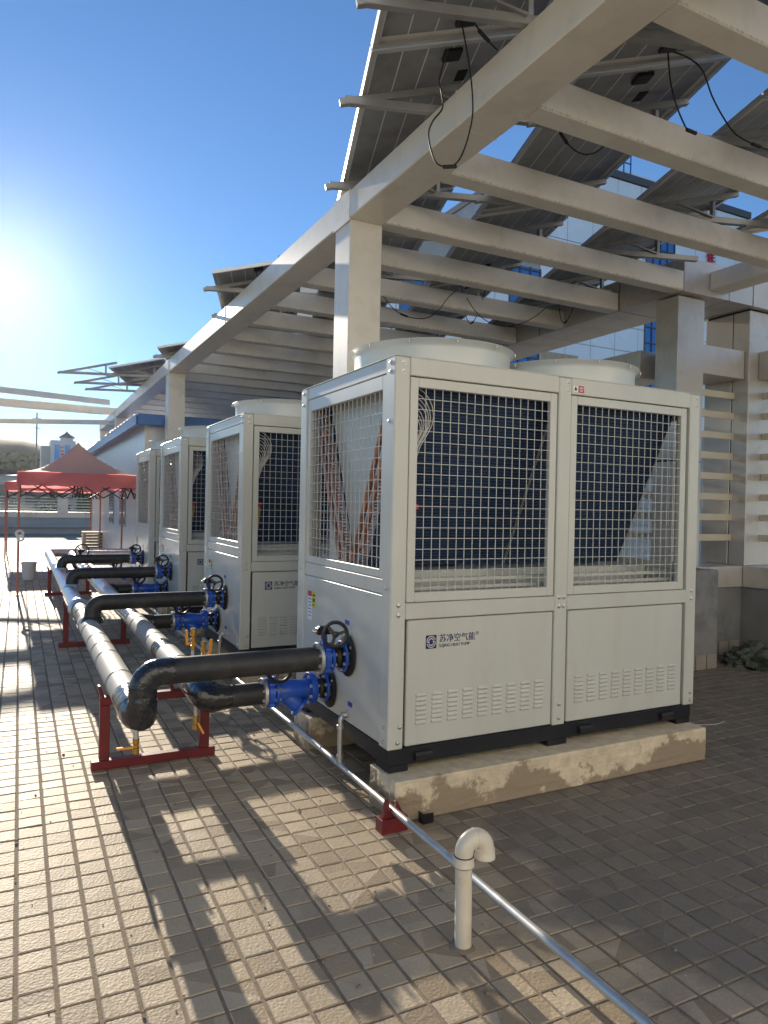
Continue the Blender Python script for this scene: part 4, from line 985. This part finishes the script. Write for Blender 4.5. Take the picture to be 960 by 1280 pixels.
# racks: one bottom rail right across, slanted bars and posts under each row
ri_seen = set()
rack_r = []
for k in range(-2, 9):
    for d in (-.45, .45): rack_r.append(SEAM0+PP*k+d)
n_r = 0
for r in rack_r:
    fr = [q for q in rows if SEAM0+PP*q[1]-.1 < r < SEAM0+PP*q[2]+.1]
    if r > 14.8: fr = [(-4.12, 0, 0)] + fr if r < 17.8 else fr
    fr = [q for q in fr if 2.0 < 9e9]
    if not fr: continue
    s0 = fr[0][0]-.10; s1 = min(fr[-1][0]+1.2, (7.1-RV.x*r)/SV.x)
    if s1-s0 < .5: continue
    a, b = SR(s0, r, 4.089), SR(s1, r, 4.089)
    if a.y < -1.5 and b.y < -1.5: continue
    n_r += 1
    t = thing('panel_rack', 'steel rack rail under the solar panels, %s counted from the near end' % (ORD[n_r-1] if n_r <= 13 else '%dth' % n_r), 'rack', a, 'steel racks under the solar panels')
    obj('bottom_rail', MB().bar(a, b, .045, .05), M['alu'], t, .003)
    for q in fr:
        s = q[0]
        if s > s1-.6: continue
        p0, p1 = SR(s-.13, r, LOW-.04-.13*math.tan(TILT)-.024), SR(s+1.0, r, LOW-.04+1.0*math.tan(TILT)-.024)
        obj('slant_bar', MB().bar(p0, p1, .04, .042), M['alu'], t, .003)
        obj('post', MB().bar(SR(s+.78, r+.022, 4.11), SR(s+.78, r+.022, LOW-.04+.78*math.tan(TILT)-.02), .035, .035, (1,0,0)), M['alu'], t, .002)
        obj('strut', MB().bar(SR(s+.42, r-.03, LOW-.07+.42*math.tan(TILT)), SR(s+.75, r-.03, 4.10), .03, .012), M['alu'], t)

# scraps of wire on the paving
def scrap(label, pts, r=.0018):
    tag(obj('wire_scrap', MB().tube(smooth_path(pts), r, 6), M['white']), label, 'wire')
scrap('thin pale wire lying on the paving right of the nearest concrete pad', [(4.35, 3.62, .003), (4.45, 3.55, .006), (4.60, 3.52, .004), (4.72, 3.55, .003)])
scrap('short curled wire scrap on the paving farther right of the pad', [(5.0, 3.25, .003), (5.03, 3.20, .008), (5.09, 3.17, .004), (5.16, 3.20, .003)])
# ------------------------------------------------------------------ hut, tents and what stands by them
hut = thing('hut', 'white sandwich-panel hut with a blue roof edge behind the farthest heat pump', 'hut', (2.05, 13.6, 0))
obj('core', MB().box(2.07, 13.62, 0, 5.9, 24.4, 2.95), M['farwall'], hut)
for k in range(10): obj('wall_panel', MB().box(2.05, 13.62+k*1.03+.45*(k>0)*0, .002, 2.068, 13.62+k*1.03+1.022, 3.0), M['sand'], hut, .004)
for k in range(4): obj('wall_panel', MB().box(2.07+k*.96, 13.60, .002, 2.07+k*.96+.952, 13.618, 3.0), M['sand'], hut, .004)
obj('corner_trim', MB().box(2.03, 13.58, 0, 2.10, 13.6, 3.0).box(2.03, 13.6, 0, 2.049, 13.66, 3.0), M['pergola'], hut)
rf = obj('roof', MB().hexa([(1.86,13.35,2.99),(6.1,13.35,2.99),(6.1,24.5,2.99),(1.86,24.5,2.99),(1.86,13.35,3.04),(6.1,13.35,3.14),(6.1,24.5,3.14),(1.86,24.5,3.04)]), M['bluetrim'], hut)
obj('eave_trim', MB().box(1.83, 13.32, 2.93, 1.86, 24.53, 3.10).box(1.86, 13.32, 2.93, 6.13, 13.35, 3.13), M['bluetrim'], rf, .01)
for k in range(23): obj('ridge_cap', MB().tube([(1.845, 13.45+k*.48, 3.10), (1.845, 13.62+k*.48, 3.115), (1.845, 13.80+k*.48, 3.10)], .028, 8), M['sand'], rf)
for y in (16.2, 18.3):
    w = obj('window', MB().box(2.035, y, 1.0, 2.049, y+1.0, 2.1), M['alu'], hut, .004)
    obj('pane', MB().box(2.032, y+.05, 1.05, 2.036, y+.48, 2.05).box(2.032, y+.52, 1.05, 2.036, y+.95, 2.05), M['glass_dark'], w)

def tent(x0, x1, y0, y1, H, label, seed):
    t = thing('canopy_tent', label, 'tent', ((x0+x1)/2, (y0+y1)/2, 0))
    cx, cy = (x0+x1)/2, (y0+y1)/2; n = 12; mb = MB(); top = H+.62
    def pt(u, v):
        m = max(abs(u), abs(v)); z = H+(top-H)*(1-m)**1.85+.02*math.cos(u*9)*m*0
        sag = -.035*(1-min(1, abs(abs(u)-abs(v))*1.0))*0
        return Vector((cx+u*(x1-x0)/2, cy+v*(y1-y0)/2, z+noise.noise(Vector((u*3+seed, v*3, 1)))*.012*m))
    for i in range(n*2):
        for j in range(n*2):
            u0, u1, v0, v1 = -1+i/n, -1+(i+1)/n, -1+j/n, -1+(j+1)/n
            mb.face([pt(u0,v0), pt(u1,v0), pt(u1,v1), pt(u0,v1)])
    me = mb.mesh('canopy', M['tent_top']); bm = bmesh.new(); bm.from_mesh(me); bmesh.ops.remove_doubles(bm, verts=bm.verts, dist=.002); bmesh.ops.recalc_face_normals(bm, faces=bm.faces)
    for e in bm.edges: e.smooth = True
    bm.to_mesh(me); bm.free()
    o = t.location
    for v in me.vertices: v.co -= o
    link('canopy', me, t)
    # valance: four cloth strips with a wavy hem
    for (ax, ay), (bx, by), nn in (((x0,y0),(x1,y0),(0,-1)), ((x1,y0),(x1,y1),(1,0)), ((x1,y1),(x0,y1),(0,1)), ((x0,y1),(x0,y0),(-1,0))):
        v = MB(); K = 24
        for k in range(K+1):
            u = k/K; w = .012*math.sin(u*31+seed)+.02*math.sin(u*11+seed*2); hem = .21+.018*abs(math.sin(u*PI*7))
            px_, py_ = ax+(bx-ax)*u, ay+(by-ay)*u
            v.v += [Vector((px_+nn[0]*w, py_+nn[1]*w, H-hem)), Vector((px_, py_, H+.005))]
            if k: v.f.append((2*k-2, 2*k, 2*k+1, 2*k-1))
        obj('valance', v, M['tent_red'], t)
    for x in (x0+.03, x1-.03):
        for y in (y0+.03, y1-.03):
            l = obj('leg', MB().box(x-.018, y-.018, .02, x+.018, y+.018, H-.02), M['leg_rust'], t, .003)
            obj('foot', MB().box(x-.05, y-.05, 0.001, x+.05, y+.05, .02), M['leg_rust'], l)
    sc_ = H-.02
    def scissor(a, b):
        a, b = Vector(a), Vector(b); k = 3; tr_ = MB()
        for i in range(k):
            p, q = a+(b-a)*i/k, a+(b-a)*(i+1)/k; dz = Vector((0,0,-.38))
            tr_.bar(p, q+dz, .02, .02); tr_.bar(p+dz, q, .02, .02)
        obj('truss', tr_, M['iron'], t)
    I = .05
    scissor((x0+I,y0+I,sc_),(x1-I,y0+I,sc_)); scissor((x1-I,y0+I,sc_),(x1-I,y1-I,sc_)); scissor((x0+I,y1-I,sc_),(x1-I,y1-I,sc_)); scissor((x0+I,y0+I,sc_),(x0+I,y1-I,sc_))
    scissor((cx,y0+I,sc_),(cx,y1-I,sc_))
    return t
tent(-.03, 1.94, 12.80, 15.70, 2.0, 'near canopy tent with faded red pyramid roof and red valance', 1)
tent(-.33, 1.98, 20.5, 23.4, 2.0, 'second red canopy tent behind the nearer one', 4)
bk_ = thing('bucket', 'pale plastic bucket standing on the tiles beside the near tent legs', 'bucket', (.19, 15.4, 0))
obj('body', MB().lathe((.19,15.4,.001), (0,0,1), [(0,.105),(.30,.135),(.32,.145),(.335,.145),(.335,.128),(.02,.10)], 24), M['bucket'], bk_)
obj('handle', MB().tube(arc((.19,15.4,.30), .15, 0, PI, 12, (1,0,0), (0,-.8,.35)), .004, 6), M['galv'], bk_)
ty = thing('cable_bundle', 'small white bundle tied to the near left tent leg', 'bundle', (.0, 12.8, 1.0))
obj('coil', MB().torus((.02,12.80,1.0), (0,1,.2), .05, .02, 16, 6).torus((.03,12.79,.93), (.3,1,0), .045, .015, 16, 6), M['white'], ty)
# pallet of planks leaning
pt_ = thing('plank_stack', 'stack of pale slatted frames on the deck behind the near tent', 'stack', (1.85, 21, 0))
for k in range(8): obj('plank', MB().box(1.56, 20.9, .06+k*.085, 2.14, 21.5, .06+k*.085+.045), M['wood'], pt_, .004)
for x in (1.60, 2.08): obj('bearer', MB().box(x-.03, 20.92, .0, x+.03, 21.48, .06+7*.085), M['wood'], pt_)
# beams running left from the far end of the pergola
def beam(a, b, w, h, label):
    t = thing('cross_beam', label, 'beam', a); obj('beam', MB().bar(a, b, w, h), M['pergola'], t, .01)
    d = Vector(b)-Vector(a)
    for k in (1,2,3): 
        q = Vector(a)+d*k/4; obj('joint_cover', MB().bar(q-d.normalized()*.03, q+d.normalized()*.03, w+.012, h+.012), M['pergola'], t)
beam((2.64, 23.31, 4.30), (-6.0, 22.6, 4.30), .15, .22, 'thick grey beam reaching out left from the far end of the pergola')
beam((2.4, 23.15, 4.55), (-6.0, 20.5, 4.55), .12, .16, 'beam with rack feet crossing above the thick left beam')
beam((2.5, 22.2, 3.86), (-6.0, 27.2, 3.86), .12, .13, 'thin lower beam crossing the sky at the far left')

# ------------------------------------------------------------------ far parapet with slats
fp = thing('parapet_wall', 'long low far wall with pale ledges at the end of the roof deck', 'wall', (0, 36, 0))
obj('wall', MB().box(-14, 36.2, -.012, 16, 36.8, .74), M['farwall'], fp)
for k in range(14): obj('coping_panel', MB().box(-14+k*2.1, 36.1, .742, -14+k*2.1+2.085, 36.9, 1.0), M['acp'], fp)
fs = thing('slat_screen', 'far screen of cream slats between grey posts on the far wall', 'screen', (0, 36.4, 1.0))
for z in (1.10, 1.24, 1.38, 1.52, 1.66): obj('slat', MB().box(-14, 36.40, z-.03, 16, 36.46, z+.03), M['slat'], fs)
for x in (-5.6, -1.9, 1.82, 3.4, 6.5, 9.6): obj('post', MB().box(x-.22, 36.3, 1.0, x+.22, 36.6, 1.62), M['acp'], fs)
tag(obj('rail_block', MB().box(-14, 35.9, .30, 16, 36.1, .42), M['farwall']), 'pale ledge running along the foot of the far wall', 'ledge')
yb = thing('crate', 'small yellow crate on the ledge of the far wall', 'crate', (3.25, 36.0, .43))
obj('body', MB().box(3.05, 35.92, .755, 3.5, 36.09, 1.02), M['yellow'], yb, .01); obj('rim', MB().box(3.03, 35.91, 1.0, 3.52, 36.095, 1.04), M['yellow'], yb, .004)

# ------------------------------------------------------------------ trees behind the far wall
leaf_rng = random.Random(11)
def tree(x, y, z0, h, w, label, seed, n=900, kind='tree', lsz=.16):
    t = thing('tree' if kind == 'tree' else 'shrub', label, kind, (x, y, z0)); rng = random.Random(seed)
    tr_ = MB()
    cz = z0+h*.62
    tr_.tube([(x, y, z0), (x+rng.uniform(-.1,.1), y, z0+h*.3), (x+rng.uniform(-.15,.15), y, z0+h*.55)], [h*.03, h*.024, h*.014], 8)
    tips = []
    for k in range(9):
        a = rng.uniform(0, 2*PI); el = rng.uniform(.2, 1.2); L = h*rng.uniform(.22, .4)
        p = Vector((x, y, z0+h*rng.uniform(.3, .55))); q = p+Vector((math.cos(a)*math.cos(el)*L*w/h*1.4, math.sin(a)*math.cos(el)*L*w/h*1.4, math.sin(el)*L))
        tr_.tube([p, (p+q)/2+Vector((0,0,.05*h)), q], [h*.012, h*.008, h*.003], 6); tips.append(q)
    obj('trunk', tr_, M['bark'], t)
    cr = MB()
    cl = [q+Vector((rng.gauss(0,.12*w), rng.gauss(0,.12*w), rng.gauss(0,.06*h))) for q in tips for _ in range(3)]
    for _ in range(n):
        c = rng.choice(cl); p = c+Vector((rng.gauss(0,.10*w), rng.gauss(0,.10*w), rng.gauss(0,.07*h)))
        d1 = Vector((rng.uniform(-1,1), rng.uniform(-1,1), rng.uniform(-.6,.6))).normalized(); d2 = d1.orthogonal().normalized(); sz = lsz*rng.uniform(.6,1.3)
        cr.face([p-d1*sz, p-d2*sz*.5, p+d1*sz, p+d2*sz*.5])
    stuff_o = obj('crown', cr, M['leaf'], t, smooth=False)
    return t
for k, (x, y, h, w) in enumerate([(-2.8, 39.5, 4.3, 2.4), (-.4, 39, 4.0, 2.6), (1.0, 40, 4.3, 2.2), (2.9, 39, 4.1, 2.0), (4.6, 40, 4.4, 2.6)]):
    tree(x, y, -2.4, h, w, ['leafy shrub showing through the slats at the far left edge', 'leafy shrub behind the far slats, left of the near tent', 'leafy shrub behind the far slats under the near tent', 'leafy shrub behind the far slats right of the grey post', 'leafy shrub behind the far slats beside the hut'][k], 20+k, 700, 'shrub', .13)
tree(5.75, 60, -4, 10.6, 3.2, 'dark tree crown rising just right of the tent peak', 31, 1200, 'tree', .22)
tree(8.2, 64, -4, 9.5, 3.4, 'dark tree partly hidden by the hut roof', 32, 1000, 'tree', .22)
# low pale roofs, tower, hillside, pylon
lr = thing('shed', 'long shed with a pale flat roof beyond the far wall', 'shed', (-4, 62, -9))
obj('wall', MB().box(-14, 61, -9, 3.4, 70, 2.6), M['farwall'], lr); rfo = obj('roof', MB().box(-14.3, 60.4, 2.62, 3.8, 71, 3.2), M['roofpale'], lr)
for k in range(6): obj('window', MB().box(-12.6+k*2.6, 60.95, 1.2, -10.6+k*2.6, 60.99, 2.3), M['glass_dark'], lr)
for k in range(5): obj('roof_rib', MB().bar((-10+k*3.1, 61, 3.3), (-8+k*3.1, 70, 3.75), .5, .12), M['roofpale'], rfo)
lr2 = thing('shed', 'second pale-roofed shed farther back in front of the hill', 'shed', (-2, 90, -9))
obj('wall', MB().box(-16, 90, -9, 6, 100, 4.3), M['farwall'], lr2); obj('roof', MB().box(-16.4, 89.5, 4.32, 6.5, 100.5, 4.8), M['roof_dark'], lr2)
tw = thing('tower_building', 'white building with blue vertical stripes and a small dark pagoda roof', 'building', (7, 150, -9))
obj('wall', MB().box(5.2, 150, -9, 9.6, 158, 13.0), M['towerw'], tw)
for x in (5.9, 7.7): obj('blue_panel', MB().box(x, 149.9, 8.5, x+.9, 149.98, 12.2), M['bluepaint'], tw)
for k in range(5): obj('window', MB().box(7.0, 149.9, 8.9+k*.65, 7.5, 149.98, 9.25+k*.65), M['sign_red'], tw)
obj('turret', MB().box(7.0, 151, 13.0, 9.2, 153, 13.7), M['towerw'], tw)
obj('pagoda_roof', MB().lathe((8.1, 152, 13.7), (0,0,1), [(0,2.0),(.12,1.9),(.5,1.1),(.95,.35),(1.35,.05)], 4), M['roof_dark'], tw, smooth=False)
obj('side_wing', MB().box(3.6, 151, -9, 5.2, 157, 11.9), M['farwall'], tw)
# hillside: a ridge grid
def hill(label_name, x0, x1, y0, y1, prof, m, nx=90, ny=24, amp=1.2):
    mb = MB(); Vs = []
    for j in range(ny+1):
        for i in range(nx+1):
            x = x0+(x1-x0)*i/nx; y = y0+(y1-y0)*j/ny; v = j/ny
            h = prof(x)*math.sin(min(1, v*1.6)*PI/2)-9
            h += noise.noise(Vector((x*.05, y*.05, 2)))*amp*2*v+noise.noise(Vector((x*.22, y*.22, 5)))*amp*v
            mb.v.append(Vector((x, y, h)))
    for j in range(ny):
        for i in range(nx):
            a = j*(nx+1)+i; mb.f.append((a, a+1, a+nx+2, a+nx+1))
    return struct(obj(label_name, mb, m))
def prof(x):
    k = [(-160, 24), (-60, 28), (-10, 29.2), (1, 30), (9, 28.2), (16, 25), (34, 22), (90, 17), (160, 13)]
    for (a, b), (c, d) in zip(k[:-1], k[1:]):
        if a <= x <= c: return b+(d-b)*(x-a)/(c-a)
    return 12
hill('hill', -160, 160, 165, 320, prof, M['hillside'])
rngh = random.Random(5)
hb_ = MB()
for k in range(420):
    x = rngh.uniform(-14, 26); y = rngh.uniform(176, 215); v = (y-165)/155.; z = prof(x)*math.sin(min(1, v*1.6)*PI/2)-9
    for q in range(7):
        c = Vector((x+rngh.gauss(0,.8), y+rngh.gauss(0,.8), z+rngh.uniform(.2,1.8))); d1 = Vector((rngh.uniform(-1,1), rngh.uniform(-1,1), rngh.uniform(-1,1))).normalized(); d2 = d1.orthogonal(); s_ = .7
        hb_.face([c-d1*s_, c-d2*s_*.7, c+d1*s_, c+d2*s_*.7])
stuff(obj('hill_scrub', hb_, M['leaf'], smooth=False))
py = thing('utility_pole', 'thin dark utility pole with crossarms on the far hilltop', 'pole', (3.35, 180, 12))
obj('shaft', MB().tube([(3.35,180,8), (3.35,180,21.3)], .16, 8), M['pole'], py)
for z, w in ((20.0, .9), (17.8, .7)): obj('crossarm', MB().box(3.35-w, 179.9, z-.07, 3.35+w, 180.1, z+.07), M['pole'], py)

# ------------------------------------------------------------------ tall building behind, right
FY = 30.0
hs = thing('hospital_building', 'tall pale panelled building with blue window bands behind the pergola', 'building', (27, FY, -9))
obj('wall', MB().box(24.4, FY+.06, -9, 41.0, FY+14, 20.32), M['farwall'], hs); obj('wing_wall', MB().box(14.0, FY+.06, -9, 24.39, FY+10, 14.6), M['farwall'], hs)
pwx, pwz = 1.8, 1.37
blue_cols = [(16.0, 17.9), (22.4, 24.4), (32.1, 34.4)]
n_p = 0; pm = {}
i = 0; x = 14.0
edges = [14.0]
while x < 41.0-.01:
    nx_ = min(x+pwx, 41.0)
    for a, b in blue_cols:
        if x < a < nx_-.05: nx_ = a
        if abs(x-a) < .02: nx_ = b
    edges.append(nx_); x = nx_
for a, b in zip(edges[:-1], edges[1:]):
    blue = any(abs(a-c[0]) < .03 for c in blue_cols)
    for k in range(11):
        z = 6.6+k*pwz-.05*(k>0)*0
        if z+pwz > (20.4 if a > 24.3 else 14.75): break
        w = b-a
        if not blue:
            key = round(w, 3)
            if key not in pm: pm[key] = MB().box(.02, 0, .02, w-.02, .05, pwz-.02).mesh('panel', M['facade'], smooth=False)
            link('panel', pm[key], hs, (a-27, 0, z+9))
    if blue:
        zt, zb_ = (17.7, 6.8) if a > 30 else ((14.3, 6.8) if a > 20 else (12.6, 6.8))
        w_ = obj('window', MB().box(a, FY+.01, zb_, b, FY+.05, zt), M['glass_blue'], hs, smooth=False)
        fr = MB()
        nm = max(2, int((b-a)/.55))
        for q in range(nm+1): fr.box(a+(b-a)*q/nm-.035, FY-.05, zb_, a+(b-a)*q/nm+.035, FY+.012, zt)
        q = zb_
        while q < zt+.01: fr.box(a, FY-.045, q-.035, b, FY+.008, q+.035); q += .92
        obj('frame', fr, M['pole'] if a < 20 else M['facade_dark'], w_, smooth=False)
        if zt < 18:
            for k in range(10):
                z = 6.6+k*pwz
                if z >= zt-.3 and z+pwz < (20.4 if a > 24.3 else 14.75): obj('panel', MB().box(a+.02, FY, z+.02, b-.02, FY+.05, z+pwz-.02), M['facade'], hs, smooth=False)
obj('cornice', MB().box(24.3, FY-.12, 20.33, 41.1, FY+14.2, 20.72), M['facade_dark'], hs)
obj('coping', MB().box(13.8, FY-.2, 14.62, 24.39, FY+10.2, 14.9), M['facade'], hs)
pt2 = obj('penthouse', MB().box(29.5, FY+2, 20.73, 37, FY+9, 22.2), M['facade'], hs)
obj('ladder', MB().box(31.2, FY+1.0, 20.55, 31.26, FY+1.06, 23.0).box(31.75, FY+1.0, 20.55, 31.81, FY+1.06, 23.0).box(31.2, FY+1, 22.94, 31.81, FY+1.06, 23.0).box(31.2, FY+1, 22.0, 31.81, FY+1.06, 22.06), M['bluetrim'], pt2)
text('sign_letter', '住', .66, M['sign_red'], hs, (37.12, FY-.12, 17.02), (R(90),0,0), .012, .06)
text('sign_letter', '院', .66, M['sign_red'], hs, (37.12, FY-.12, 19.0), (R(90),0,0), .012, .06)
lb = thing('timber_hoarding', 'pale timber hoarding seen under the long right beam', 'hoarding', (25, 26, -9))
for k in range(8): obj('plank', MB().box(21.3+k*.28, 26, 5.5, 21.3+k*.28+.265, 26.06, 8.9), M['wood'], lb)

# ------------------------------------------------------------------ air
hz = MB().box(-170, -16, -10, 170, 330, 24)
hm = bpy.data.materials.new('haze'); hm.use_nodes = True
hm.node_tree.nodes.remove(hm.node_tree.nodes['Principled BSDF'])
pvn = hm.node_tree.nodes.new('ShaderNodeVolumePrincipled'); pvn.inputs['Color'].default_value = (.92, .95, 1, 1); pvn.inputs['Density'].default_value = .00008; pvn.inputs['Anisotropy'].default_value = .90
hm.node_tree.links.new(pvn.outputs[0], hm.node_tree.nodes['Material Output'].inputs['Volume'])
stuff(obj('haze', hz, hm, smooth=False))
# ------------------------------------------------------------------ building added unseen behind the viewpoint to bounce warm sunlight forward
rb = thing('bounce_building', 'unseen pale building added to bounce warm sunlight onto the heat pumps', 'building', (2, -9, 0))
obj('wall', MB().box(-13, -14, -.012, 15, -9.02, 11.2), M['bouncewall'], rb)
obj('parapet', MB().box(-13.2, -14.2, 11.202, 15.2, -8.9, 12.0), M['bouncewall'], rb, .02)
obj('skirting', MB().box(-13, -9.018, 0, 15, -8.99, .3), M['wtile'], rb)
for k in range(14):
    x = -11.5+(k%7)*3.7; dz = 4.2*(k//7)
    w = obj('window', MB().box(x, -9.018, 1.1+dz, x+1.5, -8.97, 2.7+dz), M['alu'], rb, .01)
    for q in (.05, .77): obj('pane', MB().box(x+q, -8.968, 1.15+dz, x+q+.68, -8.962, 2.65+dz), M['glass_dark'], w)
    obj('sill', MB().box(x-.05, -9.018, 1.03+dz, x+1.55, -8.90, 1.095+dz), M['bouncewall'], w)
